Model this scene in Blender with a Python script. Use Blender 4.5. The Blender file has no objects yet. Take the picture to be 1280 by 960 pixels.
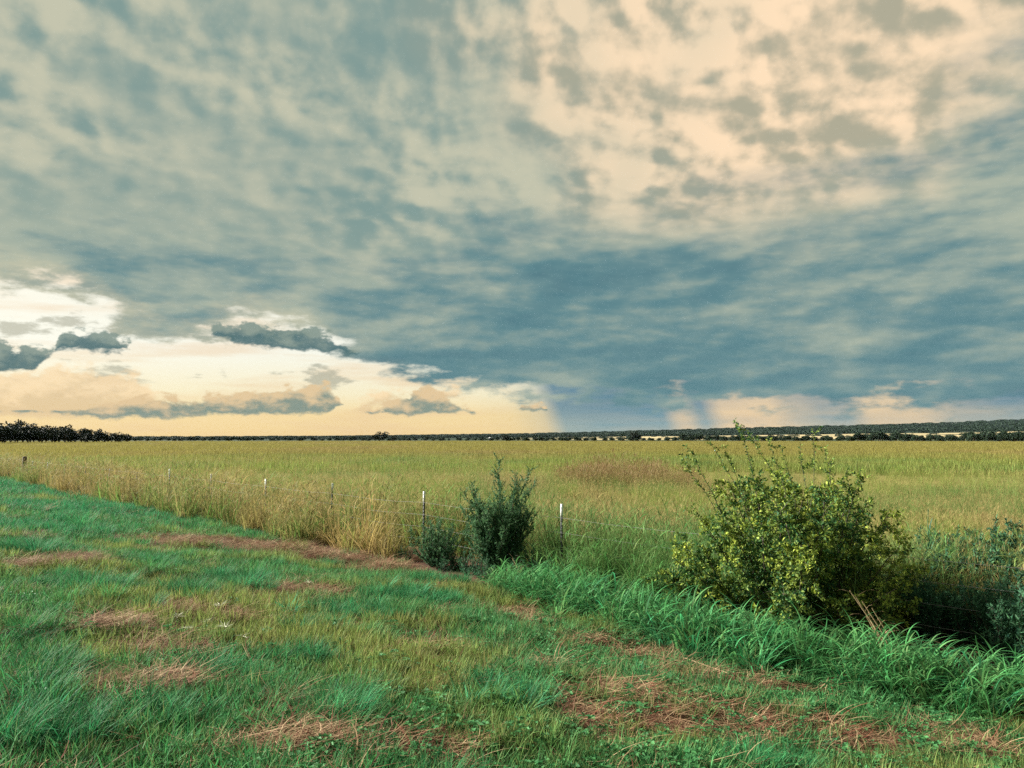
import bpy, math, random
import numpy as np
from mathutils import Vector, Matrix, Euler

# ------------------------------------------------------------------ camera
scene = bpy.context.scene
COL = scene.collection
F = 1000.0                      # focal length in photograph pixels (1280 x 960)
PITCH = math.atan(68.0 / F)
CAM_Z = 2.45                    # eye above the flat field; the verge under the camera is higher
cam_data = bpy.data.cameras.new('camera')
cam_data.sensor_width = 36.0
cam_data.lens = 36.0 * F / 1280.0
cam_data.clip_start = 0.05
cam_data.clip_end = 30000.0
cam = bpy.data.objects.new('camera', cam_data)
COL.objects.link(cam)
cam.location = (0, 0, CAM_Z)
cam.rotation_euler = (math.pi / 2 + PITCH, 0, 0)
scene.camera = cam

# ------------------------------------------------------------------ render / exposure
scene.view_settings.view_transform = 'Standard'
scene.view_settings.look = 'None'
scene.view_settings.gamma = 1.0
scene.view_settings.use_curve_mapping = False
EXPOSURE = 3.7
scene.view_settings.exposure = EXPOSURE
scene.cycles.max_bounces = 6
scene.cycles.diffuse_bounces = 2
scene.cycles.glossy_bounces = 2
scene.cycles.transmission_bounces = 3
scene.cycles.transparent_max_bounces = 6
scene.cycles.volume_bounces = 0
scene.cycles.use_denoising = False
scene.cycles.use_adaptive_sampling = True
scene.cycles.adaptive_threshold = 0.0025
scene.cycles.adaptive_min_samples = 8
scene.cycles.caustics_reflective = False
scene.cycles.caustics_refractive = False

# ------------------------------------------------------------------ sun
SUN_AZ, SUN_EL = -66.0, 27.0    # degrees; azimuth from the view direction, clockwise
sd = bpy.data.lights.new('sun', 'SUN')
sd.energy = 1.5
sd.angle = math.radians(10)
sd.color = (1.0, 0.95, 0.86)
sun = bpy.data.objects.new('sun', sd)
COL.objects.link(sun)
sun.location = (-30, 10, 30)
_a, _e = math.radians(SUN_AZ), math.radians(SUN_EL)
sdir = Vector((math.sin(_a) * math.cos(_e), math.cos(_a) * math.cos(_e), math.sin(_e)))
sun.rotation_euler = sdir.to_track_quat('Z', 'Y').to_euler()


# ------------------------------------------------------------------ pixel helpers (directions only)
def pix_dir(px, py):
    v = (480.0 - py) / F
    x = (px - 640.0) / F
    return (x, math.cos(PITCH) - v * math.sin(PITCH), math.sin(PITCH) + v * math.cos(PITCH))


def azel(px, py):
    x, y, z = pix_dir(px, py)
    return math.degrees(math.atan2(x, y)), math.degrees(math.atan2(z, math.hypot(x, y)))


def lin(r, g, b):
    def f(c):
        c /= 255.0
        return c / 12.92 if c <= 0.04045 else ((c + 0.055) / 1.055) ** 2.4
    return (f(r), f(g), f(b))


# ------------------------------------------------------------------ node expression helper
class S:
    nt = None

    def __init__(self, sock):
        self.s = sock

    @staticmethod
    def put(val, sock):
        if isinstance(val, S):
            S.nt.links.new(val.s, sock)
        elif isinstance(val, (tuple, list)):
            sock.default_value = tuple(val) + ((1.0,) if len(val) == 3 and len(sock.default_value) == 4 else ())
        else:
            sock.default_value = val

    @staticmethod
    def math(op, a, b=0.0, c=0.0, clamp=False):
        n = S.nt.nodes.new('ShaderNodeMath')
        n.operation = op
        n.use_clamp = clamp
        S.put(a, n.inputs[0]); S.put(b, n.inputs[1]); S.put(c, n.inputs[2])
        return S(n.outputs[0])

    def __add__(self, o): return S.math('ADD', self, o)
    __radd__ = __add__
    def __sub__(self, o): return S.math('SUBTRACT', self, o)
    def __rsub__(self, o): return S.math('SUBTRACT', o, self)
    def __mul__(self, o): return S.math('MULTIPLY', self, o)
    __rmul__ = __mul__
    def __truediv__(self, o): return S.math('DIVIDE', self, o)
    def __rtruediv__(self, o): return S.math('DIVIDE', o, self)
    def max(self, o): return S.math('MAXIMUM', self, o)
    def min(self, o): return S.math('MINIMUM', self, o)


def smooth(x, lo, hi):
    """0 at lo, 1 at hi"""
    n = S.nt.nodes.new('ShaderNodeMapRange')
    n.interpolation_type = 'SMOOTHSTEP'
    flip = lo > hi
    S.put(x, n.inputs[0])
    n.inputs[1].default_value = min(lo, hi); n.inputs[2].default_value = max(lo, hi)
    n.inputs[3].default_value = 1.0 if flip else 0.0
    n.inputs[4].default_value = 0.0 if flip else 1.0
    return S(n.outputs[0])


def mixc(f, a, b, blend='MIX', clamp=False):
    n = S.nt.nodes.new('ShaderNodeMix')
    n.data_type = 'RGBA'
    n.blend_type = blend
    n.clamp_factor = clamp
    S.put(f, n.inputs[0]); S.put(a, n.inputs[6]); S.put(b, n.inputs[7])
    return S(n.outputs[2])


def vec(x, y, z=0.0):
    if z:                                                # the third number only shifts the 2D pattern
        x, z = x + z * 7.31, 0.0
    n = S.nt.nodes.new('ShaderNodeCombineXYZ')
    S.put(x, n.inputs[0]); S.put(y, n.inputs[1]); S.put(z, n.inputs[2])
    return S(n.outputs[0])


def noise(co, scale, detail=3.0, rough=0.5, dist=0.0, out=0):
    n = S.nt.nodes.new('ShaderNodeTexNoise')
    n.noise_dimensions = '2D'
    S.put(co, n.inputs['Vector'])
    n.inputs['Scale'].default_value = scale
    n.inputs['Detail'].default_value = detail
    n.inputs['Roughness'].default_value = rough
    n.inputs['Distortion'].default_value = dist
    return S(n.outputs[out])


def ramp(x, stops):
    n = S.nt.nodes.new('ShaderNodeValToRGB')
    r = n.color_ramp
    while len(r.elements) < len(stops):
        r.elements.new(0.5)
    for e, (p, c) in zip(r.elements, stops):
        e.position = p
        e.color = (c, c, c, 1) if not isinstance(c, (tuple, list)) else tuple(c) + (1,)
    S.put(x, n.inputs[0])
    return S(n.outputs[0])


def curves(u, tracks, names=3):
    """up to three piecewise linear functions of azimuth in one ramp; a track is (list of (azimuth, value), lo, hi)"""
    lo, hi = -45.0, 45.0
    az = sorted({round(a, 3) for pts, _, _ in tracks for a, _ in pts} | {lo, hi})
    while len(az) > 32:                                   # a ramp holds 32 stops: drop the closest
        k = min(range(1, len(az) - 1), key=lambda i: az[i + 1] - az[i - 1])
        az.pop(k)
    rows = []
    for a in az:
        c = []
        for pts, l, h in tracks:
            xs, vs = zip(*sorted(pts))
            c.append((float(np.interp(a, xs, vs)) - l) / (h - l))
        rows.append(((a - lo) / (hi - lo), tuple(c + [0.0] * (3 - len(c)))))
    col = ramp((u - lo) / (hi - lo), rows)
    n = S.nt.nodes.new('ShaderNodeSeparateColor')
    S.put(col, n.inputs[0])
    return [S.math('MULTIPLY_ADD', S(n.outputs[i]), h - l, l) for i, (_, l, h) in enumerate(tracks)]


# ------------------------------------------------------------------ world: storm sky over a clear strip
world = bpy.data.worlds.new('World')
scene.world = world
world.use_nodes = True
S.nt = world.node_tree
S.nt.nodes.clear()
W_OUT = S.nt.nodes.new('ShaderNodeOutputWorld')
W_BG = S.nt.nodes.new('ShaderNodeBackground')
S.nt.links.new(W_BG.outputs[0], W_OUT.inputs[0])
tc = S.nt.nodes.new('ShaderNodeTexCoord')
sep = S.nt.nodes.new('ShaderNodeSeparateXYZ')
S.nt.links.new(tc.outputs['Generated'], sep.inputs[0])
dx, dy, dz = (S(sep.outputs[i]) for i in range(3))
U = S.math('ARCTAN2', dx, dy) * 57.29578                 # azimuth, degrees
V = S.math('ARCSINE', dz) * 57.29578                     # elevation, degrees

nish = S.nt.nodes.new('ShaderNodeTexSky')
nish.sky_type = 'NISHITA'
nish.sun_disc = False
nish.sun_elevation = math.radians(SUN_EL)
nish.sun_rotation = math.radians(SUN_AZ)
nish.dust_density = 3.0
clear = mixc(1.0, S(nish.outputs[0]), (0.11, 0.11, 0.11), 'MULTIPLY')   # sky strength 0.11

# the cloud deck overhead is a plane seen in perspective
AX, AY = U * 0.30, S.math('LOGARITHM', V.max(0.0) + 4.0, math.e) * 11.0
w1 = noise(vec(AX, AY), 0.55, 2.0, 0.5)
w2 = noise(vec(AX, AY, 1.7), 0.55, 2.0, 0.5)
PX, PY = S.math('MULTIPLY_ADD', w1, 1.5, AX), S.math('MULTIPLY_ADD', w2, 1.5, AY)
P = vec(PX, PY)


def lobes(co, sc):
    n = S.nt.nodes.new('ShaderNodeTexVoronoi')
    n.voronoi_dimensions = '2D'
    n.feature = 'SMOOTH_F1'
    S.put(co, n.inputs['Vector'])
    n.inputs['Scale'].default_value = sc
    n.inputs['Smoothness'].default_value = 0.45
    n.inputs['Detail'].default_value = 0.0
    return S(n.outputs['Distance'])


po, po2 = lobes(P, 1.0), lobes(vec(PX - 0.17, PY - 0.15), 1.0)
fluff = noise(vec(AX, AY, 5.0), 0.78, 5.0, 0.48)
fluff2 = noise(vec(AX - 0.22, AY - 0.20, 5.0), 0.78, 5.0, 0.48)                 # the same lumps a step towards the light
broad = noise(vec(AX, AY, 2.0), 0.30, 3.0, 0.52)
broad2 = noise(vec(AX * 0.6 + AY * 0.35, AY * 0.9, 4.0), 0.22, 2.0, 0.5)
wa, we = azel(1040, 60)
du, dv = (U - wa) / 25.0, (V - we).min(0.0) / 14.5
warm = smooth(du * du + dv * dv + (broad - 0.5) * 1.4, 1.35, 0.0)
amt = (smooth(broad2, 0.35, 0.65) * 0.45 + warm * 0.45 + 0.35)
val = ((fluff - fluff2) * 2.7 + (po2 - po) * 1.6 + (po - 0.36) * 0.40 + (fluff - 0.5) * 0.7) * amt + (broad - 0.5) * 1.35 + 0.48 + (broad2 - 0.5) * 0.7 + warm * 0.12
deck = mixc(smooth(val, -0.12, 1.12), mixc(warm, lin(130, 156, 151), lin(176, 172, 150)), mixc(warm, lin(197, 197, 174), lin(255, 226, 190)))

# the blue storm bank: upper edge, lower edge and inner lightness by azimuth
_edge = [(0, 262), (150, 285), (330, 318), (600, 320), (850, 305), (1000, 275), (1150, 200), (1280, 105)]
_base = [(0, 352), (70, 358), (125, 374), (150, 408), (215, 424), (300, 408), (385, 402), (412, 432), (470, 460), (545, 474),
         (600, 486), (660, 497), (740, 492), (790, 500), (960, 503), (1280, 503)]
_cen = [(0, 0.52), (150, 0.34), (300, 0.26), (480, 0.14), (620, 0.02), (900, -0.04), (1100, 0.08), (1280, 0.14)]
edge, base, cen = curves(U, [([(-45, 17.0)] + [azel(*p) for p in _edge] + [(45, 26.0)], 0, 30),
                             ([(-45, 14.0)] + [azel(*p) for p in _base] + [(45, 2.6)], 0, 30),
                             ([(-45, 0.62)] + [(azel(x, 400)[0], v) for x, v in _cen] + [(45, 0.12)], -1, 1)])
SU, SV = U * 0.05, V * 0.17
sn = noise(vec(SU, SV, 3.0), 1.25, 5.0, 0.5)
sn2 = noise(vec(SU + 0.03, SV - 0.06, 3.0), 1.25, 5.0, 0.5)
fine = noise(vec(U * 0.13, V * 0.34, 7.0), 1.6, 5.0, 0.55)
storm_m = smooth(V - edge + (sn - 0.5) * 12.0 + (fine - 0.5) * 4.0, 5.0, -4.5)
st_v = (sn - 0.5) * 1.6 + (sn - sn2) * 2.4 + cen + smooth(V, 5.0, 15.0) * 0.36 + (fine - 0.5) * 0.9 + 0.12
storm = mixc(smooth(st_v, 0.0, 1.05), lin(96, 137, 144), lin(176, 185, 167))
storm = mixc(smooth(st_v, -0.5, 0.25), lin(78, 121, 133), storm)
col = mixc(storm_m * 0.95, deck, storm)

# the strip under the cloud base: thin bright veil over the clear sky, with rain falling through it
bn = noise(vec(U * 0.14, V * 0.40, 11.0), 1.6, 6.0, 0.58)
bq = V - base + (bn - 0.5) * 6.0
gap_m = smooth(bq, 0.65, -0.75)
glow = smooth(bq, 2.2, 0.1) * smooth(U, -4.0, -22.0) * 0.30
col = mixc(glow, col, lin(240, 222, 182))
right = smooth(U, 1.5, 9.0)
veil = ramp(V / 12.0, [(0.0, lin(252, 218, 150)), (0.14, lin(254, 226, 165)), (0.26, lin(255, 244, 206)), (0.5, lin(255, 255, 240)), (1.0, lin(255, 250, 230))])
gn = noise(vec(U * 0.05, V * 0.40, 19.0), 1.6, 5.0, 0.55)
veil = mixc(smooth(gn, 0.45, 0.75) * 0.5, veil, lin(240, 205, 160))
veil = mixc(smooth(bn, 0.54, 0.66) * smooth(V, 2.0, 4.0) * 0.75, veil, lin(172, 172, 152))
veil = mixc(right * 0.75, veil, lin(247, 213, 170))
veil = mixc(0.12, veil, clear)
_rain = [(600, 0.0), (650, 0.06), (688, 0.30), (712, 0.95), (760, 1.0), (838, 0.96), (856, 0.40), (868, 0.36), (888, 0.92), (915, 0.15), (975, 0.10),
         (1005, 0.50), (1040, 0.72), (1072, 0.70), (1100, 0.22), (1160, 0.25), (1215, 0.72), (1280, 0.9)]
rain = curves(S.math('MULTIPLY_ADD', V, 0.35, U), [([(-45, 0.0)] + [(azel(x, 525)[0], v) for x, v in _rain] + [(45, 0.95)], 0, 1)])[0]
rain = S.math('MULTIPLY_ADD', (gn - 0.5) * right, 0.9, rain * (smooth(V, -0.6, 2.2) * 0.18 + 0.80), clamp=True)
veil = mixc(rain, veil, mixc(smooth(V, 0.0, 3.0), lin(124, 160, 166), lin(92, 134, 154)))
col = mixc(gap_m, col, veil)

# low cumulus in the strip, in layers: top and bottom elevation by azimuth
cl1 = noise(vec(U * 0.34, V * 0.62, 31.0), 1.8, 6.0, 0.58)


def cloud_layer(col, profile, top_c, base_c, ro, op, soft=0.16):
    """profile: (pixel x, pixel y of the top, pixel y of the base)"""
    top, bot = curves(U, [([azel(x, t) for x, t, b in profile], 0, 15), ([azel(x, b) for x, t, b in profile], 0, 15)])
    k = (cl1 - 0.5) * ro
    m = smooth(top - V + k, -soft, soft * 1.6) * smooth(V - bot + k * 0.45, -soft, soft)
    t = smooth((V - bot) / (top - bot).max(0.05) + (cl1 - 0.5) * 2.2, 0.05, 0.95)
    return mixc(m * op, col, mixc(t, base_c, top_c))


# far peach bank, grey cumulus row, dark scraps under the deck edge
col = cloud_layer(col, [(-200, 470, 520), (0, 462, 522), (90, 458, 520), (170, 468, 520), (230, 520, 512), (420, 530, 512), (455, 500, 512), (480, 488, 500), (570, 486, 497), (600, 520, 500), (1280, 560, 500)],
                  lin(250, 220, 174), lin(224, 196, 152), 2.6, 0.80, 0.3)
col = cloud_layer(col, [(-200, 506, 520), (60, 515, 512), (130, 504, 522), (200, 496, 522), (240, 498, 518), (300, 490, 518), (370, 484, 517), (412, 481, 515), (428, 505, 505), (450, 525, 512), (470, 512, 517), (510, 490, 518),
                        (535, 478, 517), (560, 496, 516), (590, 513, 515), (600, 530, 512), (640, 525, 510), (652, 505, 512), (678, 506, 512), (692, 530, 510), (1280, 560, 500)],
                  lin(226, 198, 154), lin(124, 144, 134), 2.4, 0.95)
col = cloud_layer(col, [(-200, 405, 470), (0, 428, 466), (45, 432, 462), (66, 445, 440), (75, 412, 436), (120, 412, 440), (165, 430, 440), (180, 450, 430), (255, 430, 418), (270, 406, 422), (320, 405, 432),
                        (380, 408, 438), (430, 425, 442), (470, 470, 440), (590, 520, 470), (1280, 560, 480)],
                  lin(134, 152, 142), lin(76, 112, 116), 2.6, 0.95)

W_BG.inputs[1].default_value = 1.0
gain = 2.0 ** -EXPOSURE
S.put(mixc(1.0, col, (gain, gain, gain), 'MULTIPLY'), W_BG.inputs[0])
world.cycles.sampling_method = 'MANUAL'
world.cycles.sample_map_resolution = 256


# ================================================================== helpers
rng = np.random.default_rng(7)
NF = (0.756, 0.655)             # horizontal normal of the fence line, towards the field
TF = (-0.655, 0.756)            # direction of the fence line, away to the left


def sstep(x, lo, hi):
    t = np.clip((np.asarray(x, float) - lo) / (hi - lo), 0, 1)
    return t * t * (3 - 2 * t)


def _hash(ix, iy, seed):
    h = (ix.astype(np.int64) * 374761393 + iy.astype(np.int64) * 668265263 + seed * 974711) & 0x7fffffff
    h = ((h ^ (h >> 13)) * 1274126177) & 0x7fffffff
    return ((h ^ (h >> 16)) & 0xffff) / 65535.0


def vnoise(x, y, scale, seed=0, octaves=3):
    x, y = np.asarray(x, float) / scale, np.asarray(y, float) / scale
    out, amp, tot = 0.0, 1.0, 0.0
    for o in range(octaves):
        ix, iy = np.floor(x), np.floor(y)
        fx, fy = x - ix, y - iy
        fx, fy = fx * fx * (3 - 2 * fx), fy * fy * (3 - 2 * fy)
        a = _hash(ix, iy, seed + o); b = _hash(ix + 1, iy, seed + o)
        c = _hash(ix, iy + 1, seed + o); d = _hash(ix + 1, iy + 1, seed + o)
        out = out + amp * ((a * (1 - fx) + b * fx) * (1 - fy) + (c * (1 - fx) + d * fx) * fy)
        tot += amp
        amp *= 0.5
        x, y = x * 2.03 + 17.1, y * 2.03 + 5.7
    return out / tot


RIDGE = [(-40, 0), (-32.6, 0), (-23.7, 0), (-13.5, 6), (0, 20), (12.4, 40), (19.8, 53), (32.6, 80), (40, 90)]
_ra, _rv = np.array(RIDGE, float).T


def fence_wa(x, y):
    return NF[0] * x + NF[1] * y, TF[0] * x + TF[1] * y


def wa_xy(w, a):
    return NF[0] * w + TF[0] * a, NF[1] * w + TF[1] * a


def ground_z(x, y):
    x, y = np.asarray(x, float), np.asarray(y, float)
    w, a = fence_wa(x, y)
    z = 0.86 * (1 - sstep(w, -2.0, 9.5))
    verge = 1 - sstep(w, 8.0, 11.0)
    z = z + verge * ((vnoise(x, y, 1.1, 3, 3) - 0.5) * 0.17)
    r = np.hypot(x, y)
    az = np.degrees(np.arctan2(x, y))
    R = np.interp(az, _ra, _rv)
    t = np.clip((r - 700) / 3300, 0, 1)
    z = z + R * t * t * (1 + 0.18 * (vnoise(x, y, 900, 5, 2) - 0.5)) - np.clip((r - 4000) / 3000, 0, 1) * 60
    return z


def gp(px, py):
    """point of the ground seen at a pixel of the photograph"""
    d = pix_dir(px, py)
    z = 0.0
    for _ in range(40):
        t = (CAM_Z - z) / max(-d[2], 1e-5)
        z = 0.5 * z + 0.5 * float(ground_z(d[0] * t, d[1] * t))
    return d[0] * t, d[1] * t, float(ground_z(d[0] * t, d[1] * t))


def at_depth(px, dist):
    """ground point in the direction of pixel column px, at a distance"""
    d = pix_dir(px, 548)
    k = dist / math.hypot(d[0], d[1])
    x, y = d[0] * k, d[1] * k
    return x, y, float(ground_z(x, y))


def on_ground(x, y, dz=0.0):
    return (x, y, float(ground_z(x, y)) + dz)


# ------------------------------------------------------------------ mesh helpers
class MB:
    """collects vertices, faces and per-vertex attributes of ONE mesh"""

    def __init__(self):
        self.v, self.q, self.t, self.n = [], [], [], 0
        self.bl, self.hv, self.ye = [], [], []

    def add(self, verts, quads=None, tris=None, bl=0.5, hv=0.5, ye=0.0):
        verts = np.asarray(verts, float).reshape(-1, 3)
        k = len(verts)
        self.v.append(verts)
        if quads is not None and len(quads):
            self.q.append(np.asarray(quads, int) + self.n)
        if tris is not None and len(tris):
            self.t.append(np.asarray(tris, int) + self.n)
        self.bl.append(np.broadcast_to(np.asarray(bl, float), (k,)))
        self.hv.append(np.broadcast_to(np.asarray(hv, float), (k,)))
        self.ye.append(np.broadcast_to(np.asarray(ye, float), (k,)))
        self.n += k
        return self

    def mesh(self, name, mat, smooth_shade=False):
        v = np.concatenate(self.v) if self.v else np.zeros((0, 3))
        q = np.concatenate(self.q) if self.q else np.zeros((0, 4), int)
        t = np.concatenate(self.t) if self.t else np.zeros((0, 3), int)
        me = bpy.data.meshes.new(name)
        me.vertices.add(len(v))
        me.vertices.foreach_set('co', v.astype(np.float32).ravel())
        me.loops.add(q.size + t.size)
        me.loops.foreach_set('vertex_index', np.concatenate([q.ravel(), t.ravel()]).astype(np.int32))
        me.polygons.add(len(q) + len(t))
        ls = np.concatenate([np.arange(len(q)) * 4, q.size + np.arange(len(t)) * 3]).astype(np.int32)
        me.polygons.foreach_set('loop_start', ls)
        if smooth_shade:
            me.polygons.foreach_set('use_smooth', np.ones(len(q) + len(t), bool))
        for nm, dat in (('bl', self.bl), ('hv', self.hv), ('ye', self.ye)):
            at = me.attributes.new(nm, 'FLOAT', 'POINT')
            at.data.foreach_set('value', np.concatenate(dat).astype(np.float32))
        me.update(calc_edges=True)
        me.validate()
        if mat:
            me.materials.append(mat)
        return me

    def obj(self, name, mat, parent=None, smooth_shade=False, link=True):
        o = bpy.data.objects.new(name, self.mesh(name, mat, smooth_shade))
        if link:
            COL.objects.link(o)
        if parent:
            o.parent = parent
        return o

    # ---- shapes
    def blades(self, g, n, rad, length, width, a0, a1, nseg=3, base_z=0.0, centers=None, out=0.8, power=1.2, tip=0.05, twist=0.5, ye=None, phi=None, curl=0.35):
        """n tapering grass blades; a0 / a1 are the (lo, hi) angles from upright at root and tip in degrees"""
        th = g.uniform(0, 2 * np.pi, n)
        r = rad * np.sqrt(g.uniform(0, 1, n))
        p = np.stack([r * np.cos(th), r * np.sin(th), np.full(n, 0.0)], 1)
        if centers is not None:
            c = np.asarray(centers, float)
            p = p + c[g.integers(0, len(c), n)]
        p[:, 2] += g.uniform(0, 1, n) * base_z
        if phi is None:
            phi = th + g.normal(0, out, n)
        L = g.uniform(*length, n)
        A0 = np.radians(g.uniform(*a0, n)); A1 = np.radians(g.uniform(*a1, n))
        A1 = np.maximum(A1, A0 * 0.8)
        W = g.uniform(*width, n)
        tw = phi + np.pi / 2 + g.normal(0, twist, n)
        side = np.stack([np.cos(tw), np.sin(tw), np.zeros(n)], 1)
        cu = g.normal(0, curl, n)
        vs, hv = [], []
        cur = p.copy()
        for i in range(nseg + 1):
            s = i / nseg
            prof = (0.55 + 0.45 * min(1, s * 3)) * (1 - s ** 2.2) + tip * s
            if i == nseg:
                vs.append(cur[:, None, :]); hv.append(np.full((n, 1), 1.0))
            else:
                o = side * (W * 0.5 * prof)[:, None]
                vs.append(np.stack([cur - o, cur + o], 1)); hv.append(np.full((n, 2), s))
                sm = (s + 0.5 / nseg) ** power
                ang = A0 + (A1 - A0) * sm
                st = L / nseg
                fx, fy = np.cos(phi + cu * s), np.sin(phi + cu * s)
                cur = cur + np.stack([np.sin(ang) * fx * st, np.sin(ang) * fy * st, np.cos(ang) * st], 1)
        allv = np.concatenate(vs, 1)
        k = allv.shape[1]
        b = (np.arange(n) * k)[:, None]
        q = [np.concatenate([b + 2 * i, b + 2 * i + 1, b + 2 * i + 3, b + 2 * i + 2], 1) for i in range(nseg - 1)]
        t = np.concatenate([b + 2 * (nseg - 1), b + 2 * (nseg - 1) + 1, b + 2 * nseg], 1)
        bl = np.repeat(g.uniform(0, 1, n), k)
        yy = 0.0 if ye is None else np.repeat(np.clip(g.normal(ye[0], ye[1], n), 0, 1), k)
        self.add(allv.reshape(-1, 3), np.concatenate(q) if q else None, t, bl, np.concatenate(hv, 1).ravel(), yy)
        return cur                                       # tip positions

    def leaves(self, g, p, d, length, width, ye=0.0, fold=0.18, flat=0.35):
        """leaf-shaped quads with a fold at points p growing along directions d"""
        n = len(p)
        d = d / (np.linalg.norm(d, axis=1, keepdims=True) + 1e-9)
        rnd = g.normal(0, 1, (n, 3)); rnd[:, 2] += 1.0 / max(flat, 0.05) * 0.35
        s = np.cross(d, rnd); s /= (np.linalg.norm(s, axis=1, keepdims=True) + 1e-9)
        nn = np.cross(s, d)
        L = g.uniform(*length, n)[:, None]; W = g.uniform(*width, n)[:, None]
        a = p
        m1 = p + d * L * 0.45 + s * W * 0.5 + nn * W * fold
        m2 = p + d * L * 0.45 - s * W * 0.5 + nn * W * fold
        t = p + d * L - nn * L * 0.12
        v = np.stack([a, m1, t, m2], 1)
        b = (np.arange(n) * 4)[:, None]
        tri = np.concatenate([np.concatenate([b, b + 1, b + 2], 1), np.concatenate([b, b + 2, b + 3], 1)])
        yy = np.repeat(np.broadcast_to(np.asarray(ye, float), (n,)), 4)
        self.add(v.reshape(-1, 3), None, tri, np.repeat(g.uniform(0, 1, n), 4), 0.5, yy)

    def tube(self, pts, radii, sides=5, cap=False, bl=0.5, ye=0.0):
        pts = np.asarray(pts, float)
        m = len(pts)
        radii = np.broadcast_to(np.asarray(radii, float), (m,))
        tan = np.gradient(pts, axis=0)
        tan /= (np.linalg.norm(tan, axis=1, keepdims=True) + 1e-9)
        ref = np.array([0.31, 0.95, 0.05]) if abs(tan[0][2]) > 0.6 else np.array([0.0, 0.0, 1.0])
        s = np.cross(tan, ref); s /= (np.linalg.norm(s, axis=1, keepdims=True) + 1e-9)
        u = np.cross(s, tan)
        an = np.arange(sides) * 2 * np.pi / sides
        ring = pts[:, None, :] + radii[:, None, None] * (np.cos(an)[None, :, None] * s[:, None, :] + np.sin(an)[None, :, None] * u[:, None, :])
        q = []
        for i in range(m - 1):
            for j in range(sides):
                k = (j + 1) % sides
                q.append((i * sides + j, i * sides + k, (i + 1) * sides + k, (i + 1) * sides + j))
        v = ring.reshape(-1, 3)
        tr = None
        if cap:
            v = np.concatenate([v, pts[:1], pts[-1:]])
            tr = [(m * sides, (j + 1) % sides, j) for j in range(sides)] + \
                 [(m * sides + 1, (m - 1) * sides + j, (m - 1) * sides + (j + 1) % sides) for j in range(sides)]
        self.add(v, q, tr, bl, 0.5, ye)

    def box(self, c, size, rot=None):
        sx, sy, sz = (k / 2 for k in size)
        v = np.array([(x, y, z) for z in (-sz, sz) for y in (-sy, sy) for x in (-sx, sx)])
        if rot is not None:
            v = v @ np.array(rot).T
        self.add(v + np.asarray(c, float), [(0, 2, 3, 1), (4, 5, 7, 6), (0, 1, 5, 4), (2, 6, 7, 3), (1, 3, 7, 5), (0, 4, 6, 2)])


def tag(o, label=None, cat=None, group=None, kind=None):
    if label: o['label'] = label
    if cat: o['category'] = cat
    if group: o['group'] = group
    if kind: o['kind'] = kind
    return o


def empty(name, loc=(0, 0, 0), rz=0.0):
    o = bpy.data.objects.new(name, None)
    o.empty_display_size = 0.2
    COL.objects.link(o)
    o.location = loc
    o.rotation_euler = (0, 0, rz)
    return o


def copy_tree(root, loc, rz, sc, label=None, tint=None):
    """copy of a thing, its parts and their sub-parts"""
    def cp(o, parent):
        c = o.copy()
        COL.objects.link(c)
        c.parent = parent
        if tint is not None and 'tint' in o:
            c['tint'] = tint
        for ch in list(o.children):
            cp(ch, c)
        return c
    kids = cp(root, None)
    kids.location = loc
    kids.rotation_euler = (0, 0, rz)
    kids.scale = sc if isinstance(sc, tuple) else (sc, sc, sc)
    if label:
        kids['label'] = label
    return kids


# ------------------------------------------------------------------ materials
def new_mat(name):
    m = bpy.data.materials.new(name)
    m.use_nodes = True
    S.nt = m.node_tree
    S.nt.nodes.clear()
    return m


def attr(name, kind='GEOMETRY', out='Fac'):
    n = S.nt.nodes.new('ShaderNodeAttribute')
    n.attribute_name = name
    n.attribute_type = kind
    return S(n.outputs[out])


def finish(col, rough=0.6, spec=0.3, trans=0.0, bump=None, trans_col=None):
    out = S.nt.nodes.new('ShaderNodeOutputMaterial')
    p = S.nt.nodes.new('ShaderNodeBsdfPrincipled')
    S.put(col, p.inputs['Base Color'])
    S.put(rough, p.inputs['Roughness'])
    p.inputs['Specular IOR Level'].default_value = spec
    if bump is not None:
        b = S.nt.nodes.new('ShaderNodeBump')
        b.inputs['Strength'].default_value = bump[1]
        b.inputs['Distance'].default_value = bump[2]
        S.put(bump[0], b.inputs['Height'])
        S.nt.links.new(b.outputs[0], p.inputs['Normal'])
    if trans > 0:
        t = S.nt.nodes.new('ShaderNodeBsdfTranslucent')
        S.put(trans_col if trans_col is not None else col, t.inputs['Color'])
        mx = S.nt.nodes.new('ShaderNodeMixShader')
        mx.inputs[0].default_value = trans
        S.nt.links.new(p.outputs[0], mx.inputs[1]); S.nt.links.new(t.outputs[0], mx.inputs[2])
        S.nt.links.new(mx.outputs[0], out.inputs[0])
    else:
        S.nt.links.new(p.outputs[0], out.inputs[0])


STRAW = (0.34, 0.25, 0.11)


def blade_mat(name, kind, root=0.12):
    """grass colour comes from the clump's own tint; single blades differ and some are dry"""
    m = new_mat(name)
    tint = attr('tint', kind, 'Color')
    bl, hv, ye = attr('bl'), attr('hv'), attr('ye')
    k = bl * 1.4 + 0.35
    col = mixc(1.0, tint, vec3col(k), 'MULTIPLY')
    col = mixc(smooth(hv, 0.35, 0.0) * root, col, (0.20, 0.13, 0.07))
    col = mixc(ye * (smooth(bl, 0.0, 0.6) * 0.4 + 0.6), col, STRAW)
    finish(col, 0.65, 0.07, 0.36)
    return m


def vec3col(x):
    n = S.nt.nodes.new('ShaderNodeCombineColor')
    for i in range(3):
        S.put(x, n.inputs[i])
    return S(n.outputs[0])


M = {}
M['blade_i'] = blade_mat('grass_blade_scattered', 'INSTANCER')
M['blade_o'] = blade_mat('grass_blade_clump', 'OBJECT')


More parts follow.
